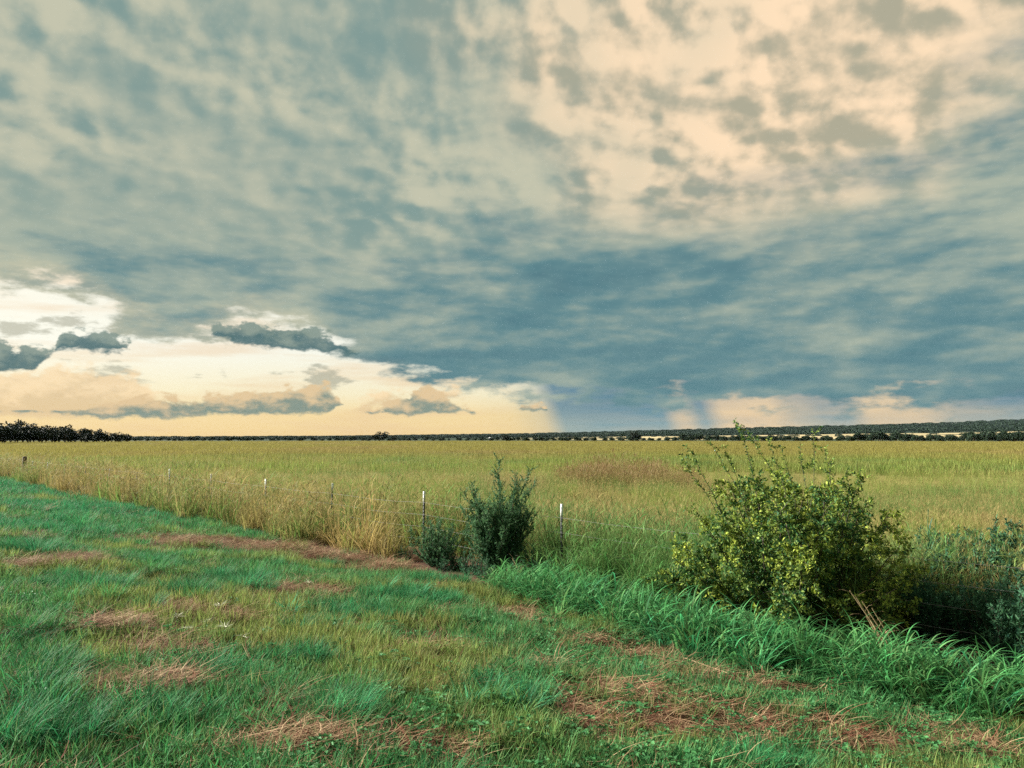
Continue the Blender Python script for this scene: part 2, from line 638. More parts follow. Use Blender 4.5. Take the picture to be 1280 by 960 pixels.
def leaf_mat(name, dark, mid, yellow, trans=0.3, rough=0.45):
    m = new_mat(name)
    bl, ye = attr('bl'), attr('ye')
    col = mixc(bl, dark, mid)
    col = mixc(ye, col, yellow)
    finish(col, 0.62, 0.10, trans)
    return m


def plain_mat(name, a, b, scale=20.0, rough=0.8, bump=0.3, spec=0.2, detail=4.0):
    m = new_mat(name)
    t = S.nt.nodes.new('ShaderNodeTexCoord')
    nz = noise(S(t.outputs['Object']), scale, detail, 0.6)
    for n in S.nt.nodes:
        if n.type == 'TEX_NOISE':
            n.noise_dimensions = '3D'
    col = mixc(smooth(nz, 0.3, 0.7), a, b)
    finish(col, rough, spec, bump=(nz, bump, 0.01))
    return m


M['bark'] = plain_mat('grey_brown_bark', (0.05, 0.04, 0.032), (0.13, 0.10, 0.075), 60, 0.85)
M['twig'] = plain_mat('dark_twig', (0.035, 0.03, 0.028), (0.09, 0.07, 0.05), 40, 0.8)
M['post_green'] = plain_mat('dark_green_post_paint', (0.008, 0.016, 0.018), (0.03, 0.035, 0.03), 60, 0.55)
M['post_white'] = plain_mat('chalky_white_post_tip', (0.62, 0.62, 0.58), (0.80, 0.80, 0.77), 50, 0.6)
M['wire'] = plain_mat('galvanised_wire', (0.10, 0.10, 0.10), (0.22, 0.21, 0.20), 90, 0.6, spec=0.3)
M['old_wood'] = plain_mat('weathered_post_wood', (0.05, 0.04, 0.03), (0.14, 0.11, 0.08), 30, 0.9)
M['straw'] = new_mat('dry_straw')
_b, _y = attr('bl'), attr('ye')
finish(mixc(_y, mixc(_b, (0.050, 0.017, 0.014), (0.17, 0.055, 0.034)), mixc(_b, (0.20, 0.135, 0.07), (0.40, 0.31, 0.18))), 0.7, 0.08, 0.15)
M['bush_leaf'] = leaf_mat('bush_leaf', (0.018, 0.066, 0.030), (0.048, 0.140, 0.038), (0.38, 0.44, 0.065), 0.25)
M['shrub_leaf'] = leaf_mat('shrub_leaf', (0.020, 0.075, 0.045), (0.070, 0.185, 0.090), (0.18, 0.27, 0.09), 0.3)
M['weed_leaf'] = leaf_mat('weed_leaf', (0.016, 0.058, 0.045), (0.045, 0.145, 0.075), (0.11, 0.22, 0.08), 0.25)
M['clover_leaf'] = leaf_mat('clover_leaf', (0.025, 0.11, 0.040), (0.055, 0.19, 0.060), (0.18, 0.26, 0.07), 0.3)
M['pale_leaf'] = leaf_mat('pale_star_leaf', (0.38, 0.40, 0.30), (0.62, 0.62, 0.48), (0.7, 0.65, 0.4), 0.2)
M['tree_leaf'] = leaf_mat('dark_tree_leaf', (0.008, 0.014, 0.012), (0.020, 0.032, 0.020), (0.04, 0.05, 0.02), 0.1, 0.7)
M['far_leaf'] = leaf_mat('hedgerow_leaf', (0.012, 0.026, 0.020), (0.030, 0.055, 0.030), (0.05, 0.07, 0.03), 0.1, 0.7)
M['red_grass'] = leaf_mat('rusty_grass', (0.12, 0.075, 0.038), (0.30, 0.19, 0.095), (0.16, 0.20, 0.05), 0.3, 0.6)


# ================================================================== the setting
def ground_sheet():
    radii = np.concatenate([[0.0], np.linspace(0.6, 14, 60), np.geomspace(14.4, 90, 70), np.geomspace(95, 6200, 80)])
    nth = 288
    # finer steps in front, coarse behind; the sheet reaches the horizon all round
    th = np.concatenate([np.radians(np.linspace(-50, 50, 201)), np.radians(np.linspace(50, 310, 88))[1:-1]])
    nth = len(th)
    R, T = np.meshgrid(radii[1:], th, indexing='ij')
    x, y = R * np.sin(T), R * np.cos(T)
    z = ground_z(x, y)
    v = np.concatenate([[[0, 0, float(ground_z(0, 0))]], np.stack([x.ravel(), y.ravel(), z.ravel()], 1)])
    nr = len(radii) - 1
    i, j = np.meshgrid(np.arange(nr - 1), np.arange(nth), indexing='ij')
    k = (j + 1) % nth
    q = np.stack([1 + i * nth + j, 1 + i * nth + k, 1 + (i + 1) * nth + k, 1 + (i + 1) * nth + j], -1).reshape(-1, 4)[:, ::-1]
    jj = np.arange(nth)
    t = np.stack([np.zeros(nth, int), 1 + jj, 1 + (jj + 1) % nth], 1)[:, ::-1]
    m = new_mat('ground_soil_and_far_fields')
    g = S.nt.nodes.new('ShaderNodeNewGeometry')
    sp = S.nt.nodes.new('ShaderNodeSeparateXYZ')
    S.nt.links.new(g.outputs['Position'], sp.inputs[0])
    X, Y = S(sp.outputs[0]), S(sp.outputs[1])
    r = S.math('SQRT', X * X + Y * Y)
    w = X * NF[0] + Y * NF[1]
    n1 = noise(vec(X, Y), 1.1, 5.0, 0.6)
    n2 = noise(vec(X, Y), 9.0, 4.0, 0.6)
    soil = mixc(smooth(n1, 0.35, 0.65), (0.030, 0.016, 0.015), (0.090, 0.038, 0.026))
    soil = mixc(smooth(n2, 0.45, 0.7) * 0.6, soil, (0.055, 0.075, 0.03))
    nf = noise(vec(X * 0.02, Y * 0.02), 2.0, 4.0, 0.6)
    field = mixc(smooth(nf, 0.35, 0.65), (0.16, 0.135, 0.045), (0.12, 0.130, 0.042))
    col = mixc(smooth(w, 9.0, 14.0), soil, field)
    scrub = mixc(n1, (0.02, 0.035, 0.02), (0.05, 0.06, 0.03))
    col = mixc(smooth(r, 640.0, 720.0), col, scrub)
    nb = noise(vec(X * 0.001, Y * 0.0025), 3.2, 2.0, 0.5)
    pale = mixc(smooth(nb, 0.38, 0.50) * smooth(X / Y, -0.05, 0.12), (0.02, 0.032, 0.02), (0.36, 0.29, 0.16))
    col = mixc(smooth(r, 1050.0, 1150.0), col, pale)
    col = mixc(smooth(r + (nb - 0.5) * 900.0, 2250.0, 2400.0), col, (0.020, 0.034, 0.026))
    finish(col, 0.95, 0.05, bump=(n2, 0.5, 0.03))
    o = MB().add(v, q, t).obj('ground', m, smooth_shade=True)
    tag(o, 'roadside verge and flat field ground running out to the far ridge', 'ground', kind='structure')
    return o


ground_sheet()


# ------------------------------------------------------------------ scatter by geometry nodes (stuff only)
def scatter(name, pts, rz, scl, tint, protos, label, cat, tilt=None, parent=None):
    n = len(pts)
    me = bpy.data.meshes.new(name)
    me.vertices.add(n)
    me.vertices.foreach_set('co', np.asarray(pts, np.float32).ravel())
    rot = np.zeros((n, 3), np.float32)
    rot[:, 2] = rz
    if tilt is not None:
        rot[:, :2] = tilt
    scl = np.asarray(scl, np.float32)
    if scl.ndim == 1:
        scl = np.stack([scl, scl, scl], 1)
    for nm, typ, dat, key in (('rot', 'FLOAT_VECTOR', rot, 'vector'), ('scl', 'FLOAT_VECTOR', scl, 'vector'),
                              ('tint', 'FLOAT_COLOR', np.concatenate([tint, np.ones((n, 1))], 1), 'color')):
        a = me.attributes.new(nm, typ, 'POINT')
        a.data.foreach_set(key, np.asarray(dat, np.float32).ravel())
    a = me.attributes.new('idx', 'INT', 'POINT')
    a.data.foreach_set('value', rng.integers(0, len(protos), n).astype(np.int32))
    o = bpy.data.objects.new(name, me)
    COL.objects.link(o)
    ng = bpy.data.node_groups.new(name + '_scatter', 'GeometryNodeTree')
    ng.interface.new_socket('Geometry', in_out='INPUT', socket_type='NodeSocketGeometry')
    ng.interface.new_socket('Geometry', in_out='OUTPUT', socket_type='NodeSocketGeometry')
    N = ng.nodes.new
    gi, go = N('NodeGroupInput'), N('NodeGroupOutput')
    iop = N('GeometryNodeInstanceOnPoints')
    join = N('GeometryNodeJoinGeometry')
    for p in protos:
        oi = N('GeometryNodeObjectInfo')
        oi.inputs['Object'].default_value = p
        oi.inputs['As Instance'].default_value = True
        ng.links.new(oi.outputs['Geometry'], join.inputs[0])

    def named(nm, typ):
        k = N('GeometryNodeInputNamedAttribute')
        k.data_type = typ
        k.inputs['Name'].default_value = nm
        return k.outputs['Attribute']
    e2r = N('FunctionNodeEulerToRotation')
    ng.links.new(named('rot', 'FLOAT_VECTOR'), e2r.inputs[0])
    ng.links.new(gi.outputs[0], iop.inputs['Points'])
    ng.links.new(join.outputs[0], iop.inputs['Instance'])
    iop.inputs['Pick Instance'].default_value = True
    ng.links.new(named('idx', 'INT'), iop.inputs['Instance Index'])
    ng.links.new(e2r.outputs[0], iop.inputs['Rotation'])
    ng.links.new(named('scl', 'FLOAT_VECTOR'), iop.inputs['Scale'])
    ng.links.new(iop.outputs[0], go.inputs[0])
    md = o.modifiers.new('scatter', 'NODES')
    md.node_group = ng
    tag(o, label, cat, kind='stuff')
    return o


def proto(name, mb, mat):
    """a clump that is only instanced; not linked to the scene itself"""
    return mb.obj(name, mat, link=False)


def wedge(r0, r1, dens, half=44.0, back=1.5):
    """random ground points between two distances in front of the camera"""
    h = math.radians(half)
    n = int(dens * h * (r1 * r1 - r0 * r0))
    r = np.sqrt(rng.uniform(r0 * r0, r1 * r1, n))
    t = rng.uniform(-h, h, n)
    return r * np.sin(t), r * np.cos(t) - back


def w_edge(a):
    """where the mown verge meets the tall growth, measured towards the fence"""
    return 8.2 - 1.3 * (1 - sstep(a, 2.0, 14.0)) + (vnoise(a, a * 0, 2.0, 21, 2) - 0.5) * 1.0


# ================================================================== grass prototypes
def mk(name, fn, k, mat='blade_i'):
    out = []
    for i in range(k):
        g = np.random.default_rng(abs(hash_name(name)) + i)
        mb = MB()
        fn(mb, g)
        out.append(proto(name, mb, M[mat]))
    return out


def hash_name(s):
    return sum((i + 1) * ord(c) for i, c in enumerate(s))


def f_turf(mb, g):
    mb.blades(g, 40, 0.13, (0.06, 0.17), (0.004, 0.0085), (5, 40), (25, 85), 3, ye=(0.04, 0.14))


def f_stub(mb, g):
    mb.blades(g, 48, 0.085, (0.07, 0.18), (0.0035, 0.007), (0, 30), (10, 50), 3, ye=(0.14, 0.22))
    mb.blades(g, 14, 0.10, (0.05, 0.12), (0.002, 0.003), (50, 85), (70, 95), 3, ye=(0.8, 0.2))


def f_soft(mb, g):
    mb.blades(g, 90, 0.11, (0.16, 0.34), (0.0035, 0.0065), (3, 35), (40, 115), 5, ye=(0.03, 0.1))


def f_broad(mb, g):
    mb.blades(g, 34, 0.10, (0.22, 0.42), (0.006, 0.011), (5, 45), (50, 125), 6, ye=(0.03, 0.12), twist=0.3)


def f_thatch(mb, g):
    mb.blades(g, 60, 0.16, (0.10, 0.34), (0.003, 0.008), (72, 92), (78, 97), 4, base_z=0.05, out=3.0, ye=(0.35, 0.35), curl=1.3)


def f_clover(mb, g):
    n = 16
    th = g.uniform(0, 6.28, n); r = 0.10 * np.sqrt(g.uniform(0, 1, n)); h = g.uniform(0.025, 0.09, n)
    for i in range(n):
        c = np.array([r[i] * math.cos(th[i]), r[i] * math.sin(th[i]), h[i]])
        k = int(g.integers(3, 6)); a = np.arange(k) * 6.283 / k + g.uniform(0, 6)
        d = np.stack([np.cos(a), np.sin(a), np.full(k, 0.15)], 1)
        mb.leaves(g, np.repeat(c[None], k, 0), d, (0.018, 0.034), (0.012, 0.022), ye=g.uniform(0, 0.35) ** 2, flat=0.15)
        mb.tube([(c[0] * 0.6, c[1] * 0.6, 0), c], 0.0012, 3)


def f_field(mb, g, n=46, rad=0.28, hh=(0.35, 0.72), wd=(0.003, 0.007)):
    mb.blades(g, n, rad, hh, wd, (0, 18), (6, 65), 4, ye=(0.08, 0.2), out=2.0)
    tips = mb.blades(g, n // 4, rad, (hh[0] * 1.3, hh[1] * 1.12), (0.002, 0.003), (0, 9), (3, 22), 3, ye=(0.75, 0.2), out=2.0)
    mb.blades(g, n // 2, 0.015, (0.05, 0.12), (0.004, 0.009), (0, 40), (10, 90), 2, centers=tips - [0, 0, 0.07], ye=(0.85, 0.2), out=3.0)


def f_far(mb, g):
    mb.blades(g, 150, 1.6, (0.40, 0.75), (0.012, 0.03), (0, 16), (5, 50), 2, ye=(0.06, 0.16), out=3.0)


def f_tall(mb, g, dry=1.0):
    """leafy roadside grass with canes and hanging leaves"""
    n = 12
    tips = mb.blades(g, n, 0.16, (0.75, 1.30), (0.007, 0.011), (0, 12), (4, 26), 4, ye=(0.62 * dry, 0.3 * dry), out=1.0)
    mb.blades(g, 28, 0.20, (0.45, 0.95), (0.012, 0.024), (2, 22), (25, 120), 6, ye=(0.22 * dry, 0.3 * dry), out=1.2)
    mb.blades(g, 24, 0.02, (0.22, 0.45), (0.010, 0.020), (10, 50), (70, 150), 5, centers=np.concatenate([tips * [1, 1, k] for k in (0.45, 0.65, 0.85)]), ye=(0.3 * dry, 0.35 * dry), out=3.0)
    mb.blades(g, 30, 0.02, (0.04, 0.11), (0.003, 0.007), (0, 40), (10, 90), 2, centers=tips - [0, 0, 0.06], ye=(0.85 * dry, 0.15 * dry), out=3.0)
    mb.blades(g, 22, 0.22, (0.15, 0.45), (0.004, 0.008), (20, 80), (60, 110), 3, ye=(0.9 * dry, 0.1 * dry), out=2.0)


def f_arch(mb, g):
    """broad-leaved arching grass of the ditch edge"""
    n = 6
    tips = mb.blades(g, n, 0.10, (0.22, 0.50), (0.006, 0.009), (0, 22), (10, 40), 3, ye=(0.1, 0.2), out=0.6)
    mb.blades(g, 26, 0.11, (0.35, 0.68), (0.013, 0.024), (5, 40), (60, 140), 8, ye=(0.03, 0.10), twist=0.25, out=0.7, power=1.5)
    mb.blades(g, 14, 0.02, (0.25, 0.5), (0.012, 0.022), (15, 50), (70, 150), 7, centers=np.concatenate([tips * [1, 1, k] for k in (0.6, 0.9)]), ye=(0.03, 0.10), twist=0.25, out=3.0)


P_turf, P_stub, P_soft = mk('turf_clump', f_turf, 5), mk('stubby_clump', f_stub, 5), mk('soft_clump', f_soft, 4)
P_broad, P_thatch = mk('broad_clump', f_broad, 4), mk('thatch_clump', f_thatch, 5, 'straw')
P_clover = mk('clover_clump', f_clover, 5, 'clover_leaf')
P_leafy = mk('leafy_clump', lambda mb, g: f_tall(mb, g, 0.3), 5)
P_field, P_far, P_tall, P_arch = mk('field_clump', f_field, 6), mk('far_clump', f_far, 5), mk('tall_clump', f_tall, 6), mk('arching_clump', f_arch, 6)

# ------------------------------------------------------------------ bare, straw-covered and lush patches of the verge (pixel of the centre, half sizes in m)
BARE = [(195, 818, 0.42, 0.28), (255, 822, 0.25, 0.22), (130, 862, 0.22, 0.22), (205, 862, 0.42, 0.28), (370, 938, 0.34, 0.32), (140, 783, 0.50, 0.35),
        (215, 762, 0.30, 0.5), (95, 702, 0.7, 0.7), (40, 708, 0.6, 0.6), (270, 770, 0.5, 0.3), (350, 885, 0.18, 0.22),
        (215, 678, 1.2, 1.2), (300, 684, 1.9, 1.0), (370, 690, 1.4, 1.0), (440, 700, 1.3, 0.8), (495, 712, 1.0, 0.7), (400, 742, 0.5, 0.5), (350, 740, 0.5, 0.6),
        (640, 772, 0.35, 0.4), (668, 780, 0.25, 0.3), (545, 812, 0.35, 0.3), (680, 838, 0.25, 0.35), (715, 868, 0.3, 0.3), (745, 905, 0.35, 0.3), (830, 880, 0.4, 0.3), (900, 935, 0.4, 0.25), (960, 925, 0.3, 0.25), (1050, 945, 0.35, 0.2), (725, 888, 0.35, 0.35), (790, 868, 0.42, 0.4), (800, 905, 0.45, 0.4),
        (860, 918, 0.40, 0.35), (930, 905, 0.35, 0.4), (760, 930, 0.3, 0.3), (560, 945, 0.2, 0.25), (1100, 935, 0.6, 0.35), (1190, 930, 0.45, 0.30), (1010, 910, 0.35, 0.3), (1240, 950, 0.3, 0.2),
        (880, 848, 0.5, 0.25), (820, 822, 0.5, 0.2), (750, 808, 0.4, 0.22), (950, 862, 0.35, 0.2), (500, 940, 0.2, 0.2)]
LUSH = [(110, 738, 0.68, 0.52), (40, 690, 0.9, 0.9), (310, 728, 0.6, 0.45), (190, 708, 0.75, 0.68), (240, 742, 0.45, 0.45), (270, 845, 0.2, 0.12), (200, 900, 0.3, 0.2), (60, 840, 0.25, 0.3), (430, 888, 0.17, 0.17), (60, 930, 0.4, 0.25), (600, 868, 0.2, 0.17), (660, 882, 0.17, 0.15), (520, 750, 0.83, 0.52), (450, 770, 0.68, 0.52), (380, 830, 0.35, 0.25), (150, 640, 6, 3.5), (60, 610, 12, 8), (560, 730, 0.68, 0.38), (30, 660, 3, 2)]


def patch_mask(x, y, plist):
    m = np.zeros(len(x))
    jx = (vnoise(x, y, 0.35, 31, 3) - 0.5) * 0.5
    for px, py, rx, ry in plist:
        cx, cy, _ = gp(px, py)
        d = ((x - cx) / rx) ** 2 + ((y - cy) / ry) ** 2
        m = np.maximum(m, 1 - sstep(np.sqrt(d) + jx * 1.2, 0.55, 1.25))
    return m


def mixrow(a, b, t):
    return a * (1 - t[:, None]) + b * t[:, None]


def col_rows(c, n):
    return np.repeat(np.array(c, float)[None], n, 0)


G_EMER = (0.020, 0.175, 0.066)
G_GREEN = (0.036, 0.170, 0.052)
G_YEL = (0.135, 0.195, 0.048)
G_OLIVE = (0.215, 0.20, 0.052)

xs, ys = [], []
for r0, r1, dn in ((2.0, 9.0, 150), (9.0, 18, 75), (18, 34, 28), (34, 80, 8)):
    a_, b_ = wedge(r0, r1, dn)
    xs.append(a_); ys.append(b_)
X = np.concatenate(xs); Y = np.concatenate(ys)
Wd, Al = fence_wa(X, Y)
keep = (Wd < w_edge(Al) + 0.5) & (Wd > -6)
X, Y, Wd, Al = X[keep], Y[keep], Wd[keep], Al[keep]
bare, lush = patch_mask(X, Y, BARE), patch_mask(X, Y, LUSH)
# small lumps of longer grass all over the verge
for cr, ct, rr in zip(np.sqrt(rng.uniform(9, 900, 240)), rng.uniform(-0.72, 0.72, 240), rng.uniform(0.12, 0.34, 240)):
    cx, cy = cr * math.sin(ct), cr * math.cos(ct)
    rr *= 0.8 + cr * 0.03
    if fence_wa(cx, cy)[0] < 7.5:
        lush = np.maximum(lush, (1 - sstep(np.hypot(X - cx, Y - cy) / rr, 0.6, 1.2)) * rng.uniform(0.5, 1.0))
bare = bare * (1 - 0.3 * lush)
dist = np.hypot(X, Y)
nzA, nzB, nzC = vnoise(X, Y, 1.1, 41), vnoise(X, Y, 0.45, 43), vnoise(X, Y, 3.2, 47)
bare = np.clip(bare + sstep(nzB * 0.6 + nzC * 0.4, 0.63, 0.73) * 0.6 * (1 - lush), 0, 1)
green = np.clip(sstep(nzA * 0.6 + nzC * 0.4, 0.34, 0.54) + lush, 0, 1)
u = rng.uniform(0, 1, len(X))
farf = sstep(dist, 14, 30)


def emit(name, sel, protos, tint, scale, label, cat, dz=0.0, tilt=0.12):
    n = int(sel.sum())
    x, y = X[sel], Y[sel]
    z = ground_z(x, y) + dz
    if np.ndim(scale) > 0:
        scale = scale[sel]
    sc = rng.uniform(0.65, 1.4, n) * scale
    return scatter(name, np.stack([x, y, z], 1), rng.uniform(0, 6.283, n), sc, tint[sel] if tint is not None else col_rows((1, 1, 1), n), protos, label, cat,
                   tilt=rng.normal(0, tilt, (n, 2)))


tg = mixrow(col_rows(G_YEL, len(X)), col_rows(G_GREEN, len(X)), green)
tg = mixrow(tg, col_rows(G_EMER, len(X)), np.clip(lush * 0.7 + farf * 0.5 * green, 0, 1))
tg = mixrow(tg, col_rows((0.16, 0.12, 0.05), len(X)), bare * 0.4)
tg = tg * (0.55 + 0.65 * vnoise(X, Y, 0.25, 51, 2))[:, None]
live = u < (1.0 - 0.93 * bare)
kind = rng.uniform(0, 1, len(X))
sz = 1.0 + farf * 0.6
is_soft = live & (kind < 0.05 + 0.42 * lush)
is_stub = live & ~is_soft & (kind > 0.55 + 0.4 * green)
is_turf = live & ~is_soft & ~is_stub
emit('verge_turf', is_turf, P_turf, tg, sz, 'short mixed green turf covering the roadside verge', 'grass')
emit('stubby_grass', is_stub, P_stub, tg, sz, 'stubby yellow green bunch grass among the verge turf', 'grass')
emit('soft_grass', is_soft, P_soft, tg, 0.5 + 0.3 * lush, 'soft long green grass in the lush patches of the verge', 'grass')
clo = (rng.uniform(0, 1, len(X)) < (0.34 * sstep(X + 0.25 * (12 - Y), -0.5, 2.5) + 0.05) * (1 - 0.72 * bare)) & (dist < 13)
emit('low_weeds', clo, P_clover, None, 1.1, 'small round leaved weeds creeping through the near verge', 'weeds')
tha = (rng.uniform(0, 1, len(X)) < np.where((X > 0.3) & (Y < 7.5), 0.42, 0.8) * bare + 0.08) & (dist < 40)
emit('straw_litter', tha, P_thatch, None, 0.9 + farf * 0.5, 'reddish brown dead grass litter on the bare verge patches', 'straw')

# ------------------------------------------------------------------ the tall growth along the fence and the field behind it
def field_tint(x, y, w, a):
    n = len(x)
    d = np.hypot(x, y)
    c = mixrow(col_rows((0.145, 0.225, 0.045), n), col_rows(G_OLIVE, n), sstep(d + (vnoise(x, y, 12, 61) - 0.5) * 60, 48, 120))
    c = mixrow(c, col_rows((0.070, 0.165, 0.042), n), sstep(vnoise(x, y, 5, 63) + 0.25 * (1 - sstep(d, 20, 60)), 0.52, 0.75) * 0.8 * (1 - sstep(d, 60, 140)))
    c = mixrow(c, col_rows((0.27, 0.19, 0.09), n), sstep(vnoise(x, y, 3.0, 65) + 0.18 * (1 - sstep(w, 11, 17)) * sstep(a, 10, 16), 0.56, 0.72) * 0.65 * (1 - sstep(d, 40, 90)))
    c = mixrow(c, col_rows((0.24, 0.185, 0.075), n), sstep(vnoise(x, y * 0.35, 35, 67), 0.5, 0.7) * 0.6 * sstep(d, 60, 120))
    return c * (0.70 + 0.36 * vnoise(x, y, 1.0, 69, 2))[:, None]


xs, ys = [], []
for r0, r1, dn in ((9.0, 24, 16), (24, 45, 5.0), (45, 80, 1.6)):
    a_, b_ = wedge(r0, r1, dn)
    xs.append(a_); ys.append(b_)
X = np.concatenate(xs); Y = np.concatenate(ys)
Wd, Al = fence_wa(X, Y)
sel = Wd > 10.6
X, Y, Wd, Al = X[sel], Y[sel], Wd[sel], Al[sel]
ft = field_tint(X, Y, Wd, Al)
sc = (0.82 + 0.3 * vnoise(X, Y, 4, 71)) * (1 - 0.22 * sstep(X, 4, 14))
emit('field_grass', np.ones(len(X), bool), P_field, ft, sc, 'knee high green and straw coloured grass in the field behind the fence', 'grass')
xs, ys = [], []
for r0, r1, dn in ((60, 130, 0.42), (130, 280, 0.16), (280, 700, 0.035)):
    a_, b_ = wedge(r0, r1, dn, 42)
    xs.append(a_); ys.append(b_)
X = np.concatenate(xs); Y = np.concatenate(ys)
Wd, Al = fence_wa(X, Y)
sel = (Wd > 11) & (np.hypot(X, Y) < 655)
X, Y, Wd, Al = X[sel], Y[sel], Wd[sel], Al[sel]
emit('far_field_grass', np.ones(len(X), bool), P_far, field_tint(X, Y, Wd, Al), 1.0, 'golden olive grass of the open field stretching to the far trees', 'grass', tilt=0.03)

# tall grass belt either side of the fence
n = 2600
al = 8.5 + 80 * rng.uniform(0, 1, n) ** 1.7
wd = w_edge(al) + 0.15 + rng.uniform(0, 1, n) * (12.0 - w_edge(al)) 
X, Y = wa_xy(wd, al)
Wd, Al = wd, al
gapm = (Al < 17.0) & (Wd < 10.2)
sel = ~gapm & (Al > 11.5)
X, Y, Wd, Al = X[sel], Y[sel], Wd[sel], Al[sel]
dry = np.clip(sstep(vnoise(Al, Wd, 1.6, 81), 0.42, 0.58) + rng.normal(0, 0.18, len(Al)), 0, 1)
tt = mixrow(col_rows((0.075, 0.175, 0.035), len(X)), col_rows((0.25, 0.19, 0.07), len(X)), dry * 0.85)
thin = rng.uniform(0, 1, len(X)) < 0.35 + 0.9 * vnoise(Al, Wd, 1.5, 87)
emit('fence_grass', thin, P_tall, tt, 0.62 + 0.5 * vnoise(X, Y, 1.7, 89, 2), 'tall mixed straw and green grass standing along the wire fence', 'grass', tilt=0.10)

# greener leafy belt behind the shrubs and bush
n = 1250
al = rng.uniform(1.0, 14.5, n); wd = rng.uniform(8.8, 13.0, n)
sel = ((al > 5.5) & (wd > 10.3)) | (wd > 11.2) | ((al > 4.8) & (al < 9.7) & (wd > 9.1))
al, wd = al[sel], wd[sel]
n = len(al)
X, Y = wa_xy(wd, al); Wd, Al = wd, al
tt = mixrow(col_rows((0.055, 0.165, 0.042), n), col_rows((0.18, 0.20, 0.06), n), sstep(vnoise(Al, Wd, 1.6, 83), 0.45, 0.7) * sstep(Wd, 9.5, 12) * 0.6)
emit('leafy_grass', np.ones(n, bool), P_leafy, tt, 0.74, 'leafy green grass crowding the fence behind the shrubs', 'grass', tilt=0.12)

# broad arching grass along the ditch edge (the mass; the front clumps are things of their own)
n = 430
al = 0.2 + 9.6 * rng.uniform(0, 1, n)
wd = w_edge(al) + 0.25 + rng.uniform(0, 1, n) ** 1.2 * np.interp(al, [0, 2, 4, 7, 8, 10], [1.9, 1.3, 0.7, 0.7, 1.1, 0.7])
X, Y = wa_xy(wd, al); Wd, Al = wd, al
tt = mixrow(col_rows((0.030, 0.175, 0.065), n), col_rows((0.065, 0.21, 0.060), n), vnoise(X, Y, 0.8, 85))
emit('arching_grass', np.ones(n, bool), P_arch, tt, 0.78, 'mass of bluish green arching grass behind the front clumps', 'grass', tilt=0.12)


# ================================================================== trees, far wood, farm shed
def rot_to(d):
    return np.asarray(d, float) / (np.linalg.norm(d) + 1e-9)


def tree_proto(seed, H, Rw, mat, flat=0.55, trunk=0.25, leaves=900, lsize=(0.5, 1.1)):
    g = np.random.default_rng(seed)
    root = bpy.data.objects.new('tree', None)
    tb, cb = MB(), MB()
    th = H * trunk
    tb.tube([(0, 0, -0.3), (0.1, 0, th * 0.5), (0.05, 0.1, th), (0.0, 0.2, H * 0.75)], [0.28, 0.22, 0.18, 0.05], 6)
    cents = []
    for i in range(11):
        a = i * 2.4 + g.uniform(-0.4, 0.4)
        rr = Rw * g.uniform(0.35, 0.85)
        z = th + (H - th) * g.uniform(0.25, 0.85)
        e = np.array([rr * math.cos(a), rr * math.sin(a), z])
        s = np.array([0.05, 0.05, th * g.uniform(0.6, 1.0)])
        mid = s * 0.45 + e * 0.55 + [0, 0, 0.25]
        tb.tube([s, mid, e], [0.11, 0.07, 0.02], 5)
        cents.append(e)
        cents.append(mid * 0.4 + e * 0.6 + g.normal(0, 0.5, 3))
    cents.append(np.array([0, 0, H * 0.9]))
    cents = np.array(cents)
    idx = g.integers(0, len(cents), leaves)
    sizes = g.uniform(0.55, 1.15, len(cents)) * Rw * 0.34
    v = g.normal(0, 1, (leaves, 3)); v /= np.linalg.norm(v, axis=1, keepdims=True)
    p = cents[idx] + v * (sizes[idx] * g.uniform(0.25, 1.0, leaves) ** 0.5)[:, None] * [1, 1, flat + 0.15]
    p[:, 2] = np.clip(p[:, 2], th * 0.45, H * 1.05)
    cb.leaves(g, p, g.normal(0, 1, (leaves, 3)) + v, lsize, (lsize[0] * 0.6, lsize[1] * 0.7), ye=np.clip(g.normal(0.1, 0.2, leaves), 0, 1))
    t = tb.obj('trunk', M['bark'], root, link=False)
    c = cb.obj('crown', M[mat], root, link=False)
    return root


TREES = [tree_proto(100 + i, 7.6 + 1.2 * (i % 3), 4.0 + 0.7 * (i % 2), 'tree_leaf', trunk=0.10, leaves=1300) for i in range(4)]
HEDGE = [tree_proto(200 + i, 5.2 + 0.8 * (i % 3), 3.0 + 0.6 * (i % 2), 'far_leaf', trunk=0.15, leaves=800) for i in range(4)]
SPREAD = tree_proto(300, 7.5, 6.2, 'tree_leaf', flat=0.4, trunk=0.12, leaves=2000)


def plant_tree(proto_root, name, px, dist, h_scale, label, group, wide=1.0):
    x, y, z = at_depth(px, dist)
    o = copy_tree(proto_root, (x, y, z - 0.1), rng.uniform(0, 6.28), (h_scale * wide, h_scale * wide, h_scale), label)
    o.name = name
    tag(o, label, 'tree', group)
    return o


# the dark wood closing the field on the left
for i in range(46):
    f = (i + rng.uniform(-0.4, 0.4)) / 45.0
    px = -70 + f * 232
    hs = np.interp(px, [-70, 40, 110, 150, 165], [1.15, 1.08, 0.85, 0.72, 0.42]) * rng.uniform(0.72, 1.2)
    plant_tree(TREES[i % 4], 'wood_tree', px, np.interp(px, [-70, 165], [430, 520]) + rng.uniform(-14, 30), hs,
               'dark tree in the dense wood closing the left end of the field', 'dark trees of the left wood', 1.15)
